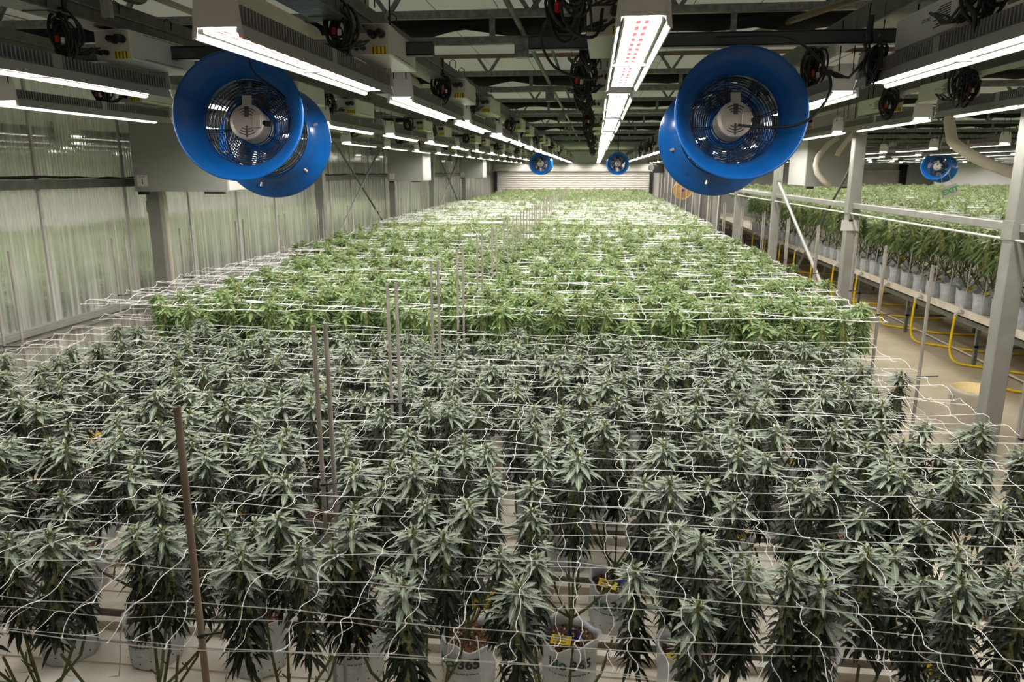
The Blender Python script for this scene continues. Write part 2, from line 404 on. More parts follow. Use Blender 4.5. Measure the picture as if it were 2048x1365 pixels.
# rails between aisle posts
ys = (1.9, 4.99, 8.06, 11.35, 14.3, 16.9)
for k in range(5):
    t = thing('crop_rail', f'horizontal steel rail with thin wire between aisle posts, {ordn(k+1)} from the camera', 'rail', (XP, ys[k], 2.03), 0, 'rails between the aisle posts')
    L = ys[k+1]-ys[k]
    b = MB(); b.cbox(-.025, .025, .066, L-.066, 0, .055, .005); b.build('bar', M['galv_post'], t)
    b = MB(); b.tube([(-.035, .07, -.05), (-.035, L-.07, -.05)], .009, 6); b.build('wire', M['white_metal'], t)
def brace(x, p, q, label, m='galv', r=.020):
    t = thing('brace_rod', label, 'brace', (x, 0, 0), 0, 'diagonal bracing')
    b = MB(); b.tube([(0,)+p, (0,)+q], r, 8); b.build('rod', M[m], t)
    for a in (p, q): b = MB(); b.box(-.02, .02, a[0]-.03, a[0]+.03, a[1]-.03, a[1]+.03); b.build('bracket', M['galv'], t)
brace(XL+.16, (12.45, 3.3), (16.6, 1.0), 'long diagonal brace rod falling away by the left wall')
brace(XL+.20, (16.6, 3.3), (12.45, 1.0), 'pale diagonal brace rod rising away by the left wall', 'galv_post')
brace(XL+.16, (21.2, 3.3), (26.0, 1.0), 'far left wall brace rod falling away from the camera')
brace(XL+.20, (26.0, 3.3), (21.2, 1.0), 'far left wall brace rod rising away from the camera', 'galv_post')
brace(XP-.09, (10.9, 2.25), (8.2, 1.0), 'bright slanting brace rod on the aisle post line', 'galv_post', .02)
brace(XP+.09, (8.3, 2.6), (11.0, .6), 'dull slanting brace rod crossing behind the bright one', 'beam', .014)

# longitudinal beams above the lamp rows
LX = [-3.29, -2.18, -1.04, .11, 1.22, 2.38]
def rail_beam(x, z, label, y0=-1.3, y1=33.5):
    t = thing('roof_beam', label, 'beam', (x, 0, z), 0, 'long beams over the lamp rows')
    b = MB(); n_ = int((y1-y0)/4.2)
    for k in range(n_): b.cbox(-.05, .05, y0+k*4.2, y0+(k+1)*4.2-.004, 0, .115, .004)
    b.build('box_section', M['beam'], t)
    b = MB(); b.box(.0501, .056, y0, y1, .055, .062); b.box(-.07, .07, y0, y1, -.006, 0); b.build('lip', M['galv'], t)
    b = MB()
    for k in range(n_): b.box(-.056, .056, y0+k*4.2-.04, y0+k*4.2+.04, -.01, .122)
    b.build('splice_plate', M['beam'], t)
rail_beam(-1.03, CAM_Z+.575, 'long grey box beam with hooks over the lamp row left of centre')
rail_beam(-2.19, CAM_Z+.62, 'long grey box beam over the second lamp row from the left')
rail_beam(-3.30, CAM_Z+.66, 'long grey box beam over the lamp row nearest the left wall')
rail_beam(1.30, CAM_Z+.66, 'long galvanised beam over the lamp row right of centre')
rail_beam(2.45, CAM_Z+.62, 'long galvanised beam over the lamps beside the aisle posts')
rail_beam(.06, CAM_Z+.72, 'narrow beam hidden above the centre lamp row')
# hanging hooks on the beams: wire loops, one thing per beam run
# white duct pipes along the roof
def pipe(name, label, cat, pts, r, m, n_=10, grp=None):
    b = MB(); b.tube(pts, r, n_); return tag(b.build(name, M[m], smooth=True), label, cat, grp)
pipe('duct_pipe', 'cream round duct above the lamps at upper left', 'pipe', [(-2.02, .5, CAM_Z+.93), (-2.02, 33, CAM_Z+.93)], .075, 'pvc', 14)
pipe('conduit', 'thin pale conduit beside the cream duct at upper left', 'pipe', [(-2.16, .5, CAM_Z+.83), (-2.16, 33, CAM_Z+.83)], .016, 'pvc')
pipe('duct_pipe', 'cream round duct above the lamps at upper right', 'pipe', [(2.2, .5, CAM_Z+.80), (2.2, 30, CAM_Z+.80)], .075, 'pvc', 14)
pipe('duct_pipe', 'white duct crossing the roof near the far wall', 'pipe', [(-3.6, 25.5, CAM_Z+.84), (XP-.3, 25.5, CAM_Z+.84)], .11, 'white_paint', 12)
pipe('conduit', 'slim grey conduit running away under the roof left of centre', 'pipe', [(-.50, 2.0, CAM_Z+.90), (-.50, 24, CAM_Z+.90)], .017, 'galv')
pipe('conduit', 'slim grey conduit running away higher under the roof', 'pipe', [(-.42, 2.0, CAM_Z+1.08), (-.42, 24, CAM_Z+1.08)], .015, 'galv')
for k, y in enumerate((5.05, 8.1, 11.1, 14.1)):
    b = MB(); b.cbox(-.07, .02, -.04, .04, -.06, .06, .006); b.tube([(-.02, -.05, 0), (-.02, -.043, 0)], .02, 8)
    o = b.build('junction_box', M['galv'], loc=(-.47, y-.0, CAM_Z+.78)); tag(o, f'small grey junction box below a roof truss, {ordn(k+1)} from the camera', 'junction box', 'roof junction boxes')
pipe('roof_tube', 'dark rusty tube slanting under the roof at upper right', 'pipe', [(1.75, 2.9, CAM_Z+.86), (1.0, 6.4, CAM_Z+1.0)], .02, 'rust_tube')

# trusses
def raw(name, mb, mats):
    me = bpy.data.meshes.new(name); me.from_pydata(mb.v, [], mb.f); me.materials.append(mats); me.update(); return me
_b = MB(); _b.box(-.014, .014, -.014, .014, -.10, .10); WEB = raw('web_brace', _b, M['galv'])
_b = MB(); _b.box(-.018, .018, -.012, .012, -.0625, .0625); STRUT = raw('post_strut', _b, M['galv'])
def truss(y, k, x0, x1, side):
    t = thing('roof_truss', f'galvanised roof truss {side}, {ordn(k+1)} from the camera', 'truss', (0, y, CAM_Z), 0, 'roof trusses')
    b = MB(); b.cbox(x0, x1, -.025, .025, .82, .87, .004); b.build('bottom_chord', M['galv'], t)
    b = MB(); b.cbox(x0, x1, -.025, .025, .985, 1.035, .004); b.build('middle_chord', M['galv'], t)
    b = MB(); b.tube([(x0, .0, 1.185), (x1, 0, 1.185)], .022, 8); b.build('top_chord', M['rust_tube'], t)
    x = x0+.55+.25*(k % 3)
    while x < x1-.3:
        for s_ in (-1, 1): o = link('web_brace', WEB, t, (x+s_*.07, 0, 1.11)); o.rotation_euler = (0, s_*.62, 0)
        x += .95
    x = x0+1.0
    while x < x1: link('post_strut', STRUT, t, (x, 0, .9275)); x += 1.55
for k in range(10):
    y = 5.14+3*k-(0 if k < 1 else .0)
    truss(y, k, XL, XP, 'over the main bay')
    truss(y, k, XP, 15, 'over the bay beyond the aisle')
truss(2.1, 11, XL, XP, 'almost overhead')
for k in range(8):
    y = 5.14+3*k+.22
    b = MB(); nx = 150
    for i in range(nx+1):
        x = XL+(16-XL)*i/nx
        for j, zz in enumerate((3.445, 3.42, 3.38, 3.335)):
            b.v.append((x, y+.03*math.sin(x*7+j*1.3)+.03*(j % 2), zz+(.012*math.sin(x*5.1)+.01*math.sin(x*12.7+1)) * (1 if j == 3 else .2)))
    for i in range(nx):
        for j in range(3): q = i*4+j; b.face((q, q+4, q+5, q+1))
    o = b.build('blackout_curtain', M['blackout'], smooth=True)
    md = o.modifiers.new('thick', 'SOLIDIFY'); md.thickness = .03
    tag(o, f'folded black curtain bunched behind a roof truss, {ordn(k+1)} from the camera', 'curtain', 'bunched black curtains')
# thin wires under the curtain
wr = thing('curtain_wire', 'thin parallel support wires under the cream roof cloth', 'wire', (0, 0, 0))
for i in range(16):
    b = MB(); x = -4.5+i*.47; b.tube([(x, -1, ZC-.05), (x, 24, ZC-.05)], .003, 4); b.build('wire', M['dark'], wr)
# the two dark channels that carry the fans
def channel(x0, x1, y, z, label):
    t = thing('steel_channel', label, 'channel', (0, y, z))
    b = MB(); b.box(x0, x1, -.02, -.014, 0, .055); b.box(x0, x1, -.02, .03, -.003, .003); b.box(x0, x1, -.02, .03, .052, .058); b.build('web', M['alu_dark'], t)
    b = MB(); b.box(x0-.001, x0+.002, -.018, .028, .003, .052); b.box(x1-.002, x1+.001, -.018, .028, .003, .052); b.build('end_cap', M['black'], t)
    b = MB()
    for x in (x0+.2, x1-.2): b.tube([(x, 0, .058), (x, 0, .3)], .004, 6)
    b.build('hanger_rod', M['dark'], t)
channel(-2.6, -.76, 3.55, CAM_Z+.525, 'dark steel channel carrying the left blue fan')
channel(-.32, 2.35, 3.6, CAM_Z+.55, 'dark steel channel carrying the right blue fan')

# ------------------------------------------------------------ grow lights
LZ = CAM_Z+.36; LL = 1.56; LW = .145
def make_light():
    t = thing('grow_light', 'lamp', 'grow light', (0,0,0), 0, 'LED grow lights')
    # housing: flared side skirts and a flat deck
    b = MB(); h = LW/2
    prof = [(-h, 0), (-h+.004, .012), (-h+.012, .040), (h-.012, .040), (h-.004, .012), (h, 0), (h-.004, 0), (h-.016, .036), (-h+.016, .036), (-h+.004, 0)]
    n_ = len(prof)
    for y in (.006, LL-.006): b.v += [(x, y, z) for x, z in prof]
    for i in range(n_): b.face((i, (i+1) % n_, n_+(i+1) % n_, n_+i))
    b.build('housing', M['lamp_body'], t)
    for a, c in ((.03, LL/2-.03), (LL/2+.03, LL-.03)):
        b = MB(); y = a; b.box(-h+.016, h-.016, a, c, .040, .048)
        while y < c: b.box(-h+.010, h-.010, y, y+.006, .044, .092); y += .021
        b.build('heat_sink', M['fin'], t)
    b = MB(); b.box(-h+.014, h-.014, LL/2-.028, LL/2+.028, .04, .094); b.build('centre_block', M['lamp_body'], t)
    for y in (0, LL):
        b = MB(); th = .003; P = [(-h-.002, -.004), (h+.002, -.004), (h-.002, .03), (h-.012, .13), (h-.02, .150), (h-.034, .158), (-h+.034, .158), (-h+.02, .150), (-h+.012, .13), (-h+.002, .03)]
        P = [(-h-.002, .0), (-h+.012, .006), (-h+.016, .03), (h-.016, .03), (h-.012, .006), (h+.002, .0), (h-.002, .03)] + P[3:]
        k = len(P)
        for yy in (y-th, y+th): b.v += [(x, yy, z) for x, z in P]
        b.face(tuple(range(k))[::-1]); b.face(tuple(range(k, 2*k)))
        for i in range(k): b.face((i, (i+1) % k, k+(i+1) % k, k+i))
        for sx in (-1, 1): b.tube([(sx*(h-.012), y-.007, .045), (sx*(h-.012), y+.007, .045)], .005, 6)
        b.build('end_plate', M['white_metal'], t)
    for sx in (-1, 1):
        b = MB(); b.v += [(sx*(h-.006), .01, .002), (sx*(h-.006), LL-.01, .002), (sx*(h-.020), LL-.01, .030), (sx*(h-.020), .01, .030)]; b.face((0, 1, 2, 3) if sx > 0 else (3, 2, 1, 0))
        b.build('reflector', M['reflector'], t)
    for a, c in ((.012, LL/2-.012), (LL/2+.012, LL-.012)):
        b = MB(); b.v += [(-h+.026, a, .022), (h-.026, a, .022), (h-.026, c, .022), (-h+.026, c, .022)]; b.face((3, 2, 1, 0))
        b.build('led_panel', M['led'], t)
        b = MB()
        for s_ in (-1, 1): b.box(s_*(h-.023)-.003, s_*(h-.023)+.003, a, c, .018, .03)
        b.build('panel_frame', M['lamp_body'], t)
    b = MB(); b.cbox(-h+.008, h-.008, LL/2-.012, LL/2+.012, .008, .024, .002); b.build('cross_bar', M['white_metal'], t)
    b = MB()
    for y in (0, LL):
        for sx in (-1, 1):
            x = sx*.033; b.tube([(x, y+.006, .13), (x, y-.004, .122), (x, y-.008, .135), (x, y, .17), (x, y, .36)], .0028, 5)
    b.build('hook', M['dark'], t)['kind'] = 'stuff'
    return t
light0 = make_light()
ROWN = ['nearest the left wall', 'second from the left wall', 'left of the centre row', 'at the centre', 'right of the centre row', 'beside the aisle posts']
first = True; Y0 = 2.06; SP = 1.93
for i, x in enumerate(LX):
    for k in range(0, 17):
        y = Y0+SP*k
        lab = f'LED grow light {ordn(k+1)} from the camera in the lamp row {ROWN[i]}'
        dz = R.uniform(-.004, .004)
        if first: light0.location = (x, y, LZ+dz); light0['label'] = lab; first = False
        else: dup(light0, (x+R.uniform(-.006, .006), y+R.uniform(-.02, .02), LZ+dz), R.uniform(-.004, .004), lab)
rx = 4.9; i = 0
while rx < 19:
    k0 = max(0, int((rx/.62-Y0)/SP))
    for k in range(k0, 15):
        if (k % 1) == 0:
            dup(light0, (rx, Y0+SP*k+.5*(i % 2), LZ-.05), 0, f'LED grow light {ordn(k+1)} along the {ordn(i+1)} lamp row beyond the aisle')
    rx += 1.55; i += 1

for i, x in enumerate((-5.8, -7.3, -9.0, -10.8)):  # neighbouring bay's lamps, with an extra row added to brighten the wall
    for k in range(1, 14): dup(light0, (x, Y0+SP*k, LZ), 0, f'LED grow light {ordn(k)} in the {ordn(i+1)} row seen blurred through the left wall')
# ------------------------------------------------------------ drivers (power supply boxes)
def make_box(prt=True):
    t = thing('power_supply', 'box', 'power supply', (0,0,0), 0, 'white lamp power supplies')
    b = MB(); b.cbox(-.085, .085, 0, .52, 0, .125, .006); b.build('case', M['white_paint'], t)
    b = MB()
    for y in (-.03, .52):
        b.cbox(-.083, .083, y, y+.03, .118, .121, .001) if y < 0 else b.cbox(-.083, .083, y, y+.03, .0, .003, .001)
    b.build('flange', M['white_paint'], t)
    b = MB(); b.cbox(.005, .072, -.004, 0, .004, .034, .001); b.build('warning_label', M['warn'], t)
    for x, z in ((.05, .085), (.015, .082)):
        b = MB(); b.lathe([(0, -.05), (.013, -.05), (.016, -.035), (.012, -.03), (.016, -.02), (.018, 0)], 10, axis='y', M=Matrix.Translation((x, 0, z))); b.build('plug_socket', M['black'], t)
    for x in (-.03, -.06):
        b = MB(); b.lathe([(0, -.03), (.009, -.03), (.010, -.015), (.012, 0)], 8, axis='y', M=Matrix.Translation((x, 0, .03))); b.build('plug_socket', M['black'], t)
    b = MB()
    for s_ in (-1, 1) if prt else ():
        for k in range(9): b.box(s_*.0852-.0004, s_*.0852+.0004, .035+.0, .035+.13-.02*(k % 3), .03+k*.008, .034+k*.008)
        put_text(b, 'LED UNIT', .018, (lambda s_: lambda u, v: (s_*.0858, .23+s_*u*1.0, .07+v))(s_))
    if prt: b.build('rating_print', M['print_dark'], t)['kind'] = 'stuff'
    else: t['group'] = 'white lamp power supplies'
    b = MB(); b.box(.0852, .0862, .10, .40, .117, .119); b.box(.0852, .0862, .10, .40, .012, .014); b.build('seam', M['dark'], t)
    b = MB()
    for y in (.06, .46):
        b.tube([(-.03, y, .12), (-.03, y, .24), (-.01, y, .255), (.01, y, .24), (.01, y, .2)], .003, 5)
    b.build('hook', M['dark'], t)['kind'] = 'stuff'
    return t
box0 = make_box(False); box1 = make_box(True)
bu = [3.22, 5.1, 6.35, 8.9, 10.15, 12.8, 14.05, 16.7, 17.9, 20.6, 21.8, 24.5, 25.7, 28.4]
def cable_mesh(seed):
    Rr = random.Random(seed); b = MB()
    for q in range(11):
        cx, cz = Rr.uniform(-.03, .03), Rr.uniform(-.05, .03); rx_, rz_ = Rr.uniform(.035, .075), Rr.uniform(.07, .13); cyy = Rr.uniform(-.05, .05); ph = Rr.uniform(0, 6); tl = Rr.uniform(-.5, .5)
        pts = []
        for k in range(15):
            a = ph+2*PI*k/15*1.0
            pts.append((cx+rx_*math.cos(a), cyy+tl*rx_*math.cos(a)+.02*math.sin(a*1.5), cz+rz_*math.sin(a)))
        b.tube(pts, Rr.choice((.006, .007, .0085)), 6, closed=True)
    for q in range(4):
        x = Rr.uniform(-.04, .04); b.tube([(x, .0, .05), (x+.02, .06, -.02), (x+.0, .12, -.1), (x+.03, .2, -.09+q*.01), (x+.05, .26, -.04)], .006, 6)
    b.tube([(.0, .02, .09), (.0, .03, .16), (.0, .03, .25)], .02, 7)
    return b
def make_cable(seed):
    t = thing('cable_bundle', 'coil', 'cable', (0,0,0), 0, 'coiled black lamp cables')
    cable_mesh(seed).build('coil', M['black'], t, smooth=True)
    b = MB(); b.tube([(-.02, -.05, -.02), (-.02, -.052, -.055)], .0115, 8); b.build('red_sleeve', M['red'], t)
    b = MB(); b.tube([(.015, -.05, -.03), (.015, -.054, -.06)], .0115, 8); b.build('white_sleeve', M['white_metal'], t)
    return t
cables = [make_cable(s) for s in (11, 12, 13)]
used = [False]*3; fb = True; fb1 = True
ROWS = [(-3.27, .47), (-2.12, .47), (-.96, .47), (.04, .47), (1.30, .47), (2.40, .47)]
for i, (x, dz) in enumerate(ROWS):
    for k, y in enumerate(bu):
        yy = y+(.0 if i < 3 else (.25 if i == 5 else -.35))
        lab = f'white power supply {ordn(k+1)} in line over the lamp row {ROWN[i]}'
        if fb: box0.location = (x, yy, CAM_Z+dz+.01); box0['label'] = lab; fb = False
        elif i >= 4 and fb1: box1.location = (x, yy, CAM_Z+dz+.01); box1['label'] = lab; fb1 = False
        else: dup(box1 if i >= 4 else box0, (x, yy, CAM_Z+dz+.01), R.uniform(-.03, .03), lab)
        if k < 10:
            c = (i+k) % 3; dx = -.13 if i >= 3 else -.03; loc = (x+dx+R.uniform(-.02, .02), yy-.28, CAM_Z+.53+R.uniform(-.02, .03))
            lab = f'black cable coil by the {ordn(k+1)} power supply, lamp row {ROWN[i]}'
            if not used[c]: cb_ = cables[c]; cb_.location = loc; cb_['label'] = lab; used[c] = True
            else: cb_ = dup(cables[c], loc, R.uniform(-.5, .5), lab)
            sc_ = .68 if i < 3 else .85; cb_.scale = (sc_, sc_, sc_)
for k in range(4):
    dup(cables[k % 3], (-.05+R.uniform(-.02, .02), 2.35+k*1.3, CAM_Z+.56), R.uniform(-1, 1), f'extra black cable coil crowding the centre lamp row, {ordn(k+1)} from the camera')
dup(cables[0], (1.24, 2.25, CAM_Z+.62), .3, 'big tangle of black cable with red and white sleeves hung at upper right')
dup(cables[1], (1.12, 3.35, CAM_Z+.45), 1.2, 'black cable tangle with a plug beside the right blue fan')
dup(cables[2], (-.93, 2.35, CAM_Z+.64), .2, 'black cable tangle with sleeves above the big lamp left of centre')
def cord(label, pts, r=.006, m='black'):
    cu = []
    P = [Vector(p) for p in pts]
    for i in range(len(P)-1):
        p0, p1, p2, p3 = P[max(i-1, 0)], P[i], P[i+1], P[min(i+2, len(P)-1)]
        for k in range(5):
            t = k/5; cu.append(.5*((2*p1)+(-p0+p2)*t+(2*p0-5*p1+4*p2-p3)*t*t+(-p0+3*p1-3*p2+p3)*t**3))
    cu.append(P[-1]); b = MB(); b.tube(cu, r, 7); o = b.build('loose_cable', M[m], smooth=True); return tag(o, label, 'cable')
cord('loose black cord looping beside the centre lamp row', [(.02, 2.9, 3.0), (-.16, 2.95, 2.98), (-.22, 3.0, 2.9), (-.17, 3.05, 2.8), (-.05, 3.1, 2.76), (.02, 3.1, 2.77)], .0055)
cord('second loose black cord looping by the centre lamp row', [(.0, 2.5, 2.98), (-.08, 2.5, 2.97), (-.12, 2.5, 2.90), (-.08, 2.5, 2.83), (-.01, 2.5, 2.82), (.01, 2.5, 2.90)], .0055)
cord('black cord running down into the right blue fan', [(.5, 3.45, 2.965), (.78, 3.4, 2.95), (.92, 3.35, 2.84), (.95, 3.3, 2.72), (.86, 3.3, 2.60), (.72, 3.38, 2.585), (.62, 3.45, 2.60)], .006)
cord('thin dark cord running down into the left blue fan', [(-1.44, 3.2, 2.95), (-1.45, 3.12, 2.86), (-1.44, 3.15, 2.80), (-1.38, 3.3, 2.72), (-1.4, 3.5, 2.62)], .004)

# ------------------------------------------------------------ fans
def make_fan():
    t = thing('circulation_fan', 'fan', 'fan', (0,0,0), 0, 'blue circulation fans')
    def bell(s_, y0):
        b = MB(); prof = [(.192, .02), (.194, .0), (.200, -.030), (.216, -.066), (.240, -.098), (.268, -.122), (.280, -.128), (.283, -.124), (.281, -.116), (.252, -.094), (.226, -.060), (.208, -.022), (.203, .02)]
        b.lathe([(r, y0+s_*h) for r, h in prof], 64, axis='y', close=True); return b
    f1 = bell(1, .0).build('front_bell', M['blue'], t, smooth=True)
    f2 = bell(-1, .30).build('rear_bell', M['blue'], t, smooth=True)
    for par, y in ((f1, -.05), (f2, .35)):
        b = MB()
        for k in range(6):
            a = 2*PI*k/6+.3; r_ = .222
            b.tube([(r_*math.cos(a), y, r_*math.sin(a)), ((r_+.02)*math.cos(a), y, (r_+.02)*math.sin(a))], .007, 8)
        b.build('bolt', M['motor'], par)
        b = MB()
        for k in range(4):
            a = 2*PI*k/4+.9
            for da in (-.03, .03):
                c, s_ = math.cos(a+da), math.sin(a+da); sy = -1 if y < 0 else 1
                b.tube([(.204*c, y+.02*-sy, .204*s_), (.236*c, y+sy*.025, .236*s_)], .004, 5)
        b.build('clip', M['blue'], par)
    # wire cage between the bells
    b = MB()
    for k in range(8):
        y = .02+.036*k; b.tube([(.20*math.cos(2*PI*j/40), y, .20*math.sin(2*PI*j/40)) for j in range(40)], .0018, 4, closed=True)
    for k in range(20):
        a = 2*PI*k/20; b.tube([(.2*math.cos(a), 0, .2*math.sin(a)), (.2*math.cos(a), .3, .2*math.sin(a))], .0016, 4)
    b.build('cage', M['dark'], t)
    # dished front and rear guards
    for nm, y0, s_ in (('front_guard', .0, 1), ('rear_guard', .3, -1)):
        b = MB()
        for k in range(11):
            q = k/10; r_ = .194-.112*q; y = y0+s_*(.085*math.sin(q*PI/2)); b.tube([(r_*math.cos(2*PI*j/48), y, r_*math.sin(2*PI*j/48)) for j in range(48)], .0022, 4, closed=True)
        for k in range(8):
            a = 2*PI*k/8+.2
            for da in (-.035, .035):
                b.tube([((.196-.115*q)*math.cos(a+da), y0+s_*.086*math.sin(q*PI/2), (.196-.115*q)*math.sin(a+da)) for q in (0, .25, .5, .75, 1)], .0026, 5)
        b.build(nm, M['blue_wire'], t)
    mo = MB(); mo.lathe([(0, -.012), (.062, -.012), (.076, -.008), (.079, .0), (.079, .012), (.075, .016), (.075, .15), (.06, .17), (0, .17)], 32, axis='y')
    mo = mo.build('motor', M['motor'], t, smooth=False)
    b = MB(); b.cbox(-.010, .010, -.016, -.012, .02, .066, .001); b.cbox(-.004, .004, -.018, -.012, -.07, -.02, .001)
    for k in range(3):
        r_ = .035+.012*k; b.tube([(r_*math.cos(a), -.013, -r_*math.sin(a)) for a in np.linspace(.9, 2.2, 9)], .0018, 4)
        b.tube([(r_*math.cos(a), -.013, r_*math.sin(a)) for a in np.linspace(.9, 2.2, 9)], .0018, 4)
    b.build('cap_rib', M['alu_dark'], mo)
    b = MB(); b.cbox(.026, .066, -.024, -.012, -.03, .030, .003); b.build('terminal_box', M['motor'], mo)
    b = MB(); b.cbox(-.022, .022, -.004, .0, .06, .118, .002); b.lathe([(0, -.008), (.006, -.008), (.006, 0)], 8, axis='y', M=Matrix.Translation((0, 0, .105))); b.build('mount_tab', M['motor'], mo)
    b = MB(); b.tube([(.07, 0, -.005), (.11, -.004, -.01)], .013, 8); b.build('cable_gland', M['black'], mo)
    for k in range(5):
        a0 = 2*PI*k/5; b = MB()
        for i in range(7):
            q = i/6; r_ = .06+.125*q; half = .045+.03*q
            for s_, yy in ((-1, -.018), (1, .018)):
                a = a0+s_*half/r_*.55+q*.4; b.v.append((r_*math.cos(a), .215+yy, r_*math.sin(a)))
        for i in range(6): b.face((2*i, 2*i+1, 2*i+3, 2*i+2))
        o = b.build('blade', M['blade'], t, smooth=True); md = o.modifiers.new('thick', 'SOLIDIFY'); md.thickness = .003
    b = MB(); b.lathe([(0, .17), (.055, .17), (.06, .19), (.06, .245), (.04, .26), (0, .26)], 24, axis='y'); b.lathe([(.069, .155), (.098, .155), (.098, .165), (.069, .165)], 32, axis='y', close=True); b.build('hub', M['blue'], t, smooth=True)
    b = MB()
    for s_ in (-1, 1): b.tube([(s_*.10, .02, .178), (s_*.13, .08, .24), (s_*.06, .15, .30), (s_*.05, .15, .32)], .006, 6)
    b.build('hanger', M['blue'], t)
    return t
fan0 = make_fan()
def aim(o, loc, d):
    d = Vector(d).normalized(); o.location = loc
    x = d.cross(Vector((0,0,1))).normalized(); z = x.cross(d); m = Matrix((x, d, z)).transposed()
    o.rotation_euler = m.to_euler()
fan0['label'] = 'large blue drum fan hanging at upper left, pale motor turned to the camera'
aim(fan0, (-1.565, 3.30, CAM_Z+.218), (-.075, .54, -.09))
f = dup(fan0, (0,0,0), None, 'large blue drum fan hanging at upper right with a black cord'); aim(f, (.607, 3.48, CAM_Z+.225), (-.02, .55, -.085))
f = dup(fan0, (0,0,0), None, 'small distant blue fan left of the centre lamp row'); aim(f, (-1.42, 19.5, CAM_Z+.2), (0.05, 1, 0))
f = dup(fan0, (0,0,0), None, 'small distant blue fan right of the centre lamp row'); aim(f, (.57, 19.7, CAM_Z+.2), (-0.02, 1, 0))
f = dup(fan0, (0,0,0), None, 'blue fan seen sideways hanging beyond the aisle'); aim(f, (6.9, 16.2, CAM_Z+.1), (.55, .75, -.1))
pipe('support_rod', 'thin rod holding the distant blue fan left of centre', 'rod', [(-1.42, 19.6, CAM_Z+.45), (-1.42, 19.6, ZC)], .012, 'dark', 6)
pipe('support_rod', 'thin rod holding the distant blue fan right of centre', 'rod', [(.57, 19.8, CAM_Z+.45), (.57, 19.8, ZC)], .012, 'dark', 6)
pipe('support_rod', 'thin rod holding the sideways blue fan beyond the aisle', 'rod', [(6.95, 16.3, CAM_Z+.35), (6.95, 16.3, ZC)], .012, 'dark', 6)
# yellow cage fan by the aisle
t = thing('pedestal_fan', 'round yellow wire fan standing at the far end of the aisle', 'fan', (2.05, 18.0, 0))
b = MB()
for k in range(12): r_ = .02+.0175*k; b.tube([(r_*math.cos(2*PI*j/28), -.10*math.cos(k/11*1.3), CAM_Z-.42+r_*math.sin(2*PI*j/28)) for j in range(28)], .0035, 4, closed=True)
for k in range(20): a = 2*PI*k/20; b.tube([(q*.21*math.cos(a), -.10*math.cos(q*1.4), CAM_Z-.42+q*.21*math.sin(a)) for q in (0, .5, 1)], .003, 4)
b.lathe([(.208, -.03), (.222, -.03), (.222, .03), (.208, .03)], 28, axis='y', close=True, M=Matrix.Translation((0, 0, CAM_Z-.42)))
b.build('cage', M['yel_fan'], t)
b = MB(); b.lathe([(0, -.125), (.035, -.12), (.04, -.10)], 12, axis='y', M=Matrix.Translation((0, 0, CAM_Z-.42))); b.build('badge', M['strap'], t)
b = MB(); b.tube([(0, .05, .03), (0, .05, CAM_Z-.42)], .02, 8); b.lathe([(0, 0), (.25, 0), (.25, .02), (.05, .05), (0, .05)], 20); b.build('stand', M['beam'], t)

# ------------------------------------------------------------ air-handling boxes
def hvac(x0, x1, y0, y1, label, arrow=True, side=1):
    t = thing('air_handler', label, 'air handler', ((x0+x1)/2, y0, CAM_Z-.195), 0, 'sheet metal air handling boxes')
    hw = (x1-x0)/2
    b = MB(); b.cbox(-hw, hw, 0, .03, 0, 1.0, .006); b.box(-hw, hw, -.006, 0, .0, .012); b.build('front_panel', M['box_grey'], t)
    b = MB(); b.cbox(-hw, hw, .031, y1-y0, .008, .995, .006); b.build('casing', M['white_metal'], t)
    b = MB(); b.box(-hw+.03, -hw+.12, .0, .05, -.03, 0.002); b.build('bracket', M['dark'], t); b = MB(); b.box(hw-.25, hw-.05, .0, .05, -.02, 0.002); b.build('bracket', M['dark'], t)
    if arrow:
        b = MB(); b.box(-hw+.04, -hw+.15, -.0085, -.006, .05, .16); s_ = b.build('sticker', M['white_paint'], t)
        b = MB(); b.box(-hw+.091, -hw+.099, -.0095, -.0085, .085, .125); b.v += [(-hw+.082, -.0092, .088), (-hw+.108, -.0092, .088), (-hw+.095, -.0092, .068)]; n_ = len(b.v); b.face((n_-3, n_-2, n_-1))
        put_text(b, 'UPSIDE', .02, lambda u, v: (-hw+.095+u, -.0092, .142+v)); b.build('arrow_print', M['print_dark'], s_)
    return t
hvac(-4.58, -3.6, 7.05, 7.75, 'large grey metal air box with arrow sticker behind the left blue fan')
hvac(-4.35, -3.6, 15.5, 16.3, 'grey metal air box with pale side, second along the left wall')
hvac(-4.35, -3.6, 24.0, 24.8, 'grey metal air box with pale side, farthest along the left wall')
hvac(2.78, 3.5, 10.4, 11.3, 'brushed metal air box with cream hoses beside the right blue fan', False)
hvac(3.3, 4.0, 20, 20.8, 'small grey metal air box far down the aisle', False)
pipe('drain_hose', 'cream hose bending down over the metal air box', 'hose', [(3.10, 10.25, 2.82), (2.98, 10.2, 2.75), (2.83, 10.1, 2.58), (2.80, 10.05, 2.48), (2.82, 10.02, 2.38), (2.90, 10.0, 2.28), (2.98, 10.0, 2.22)], .035, 'pvc', 12)
pipe('drain_hose', 'short cream hose stub above the bent hose at the air box', 'hose', [(3.35, 10.2, 2.95), (3.2, 10.2, 2.78), (3.12, 10.2, 2.66), (3.1, 10.2, 2.6)], .035, 'pvc', 12)
cps = []
for k in range(19):
    q = k/18; cps.append((3.05+1.25*q**1.3, 6.9-.4*q, 2.66-.38*math.sin(min(1, q*1.15)*PI/2)))
pipe('drain_hose', 'thick cream hose sweeping in a long curve to the right edge', 'hose', [(3.02, 6.95, 3.0), (3.0, 6.93, 2.82)]+[(x-.02, y, z) for x, y, z in cps], .045, 'pvc', 14)
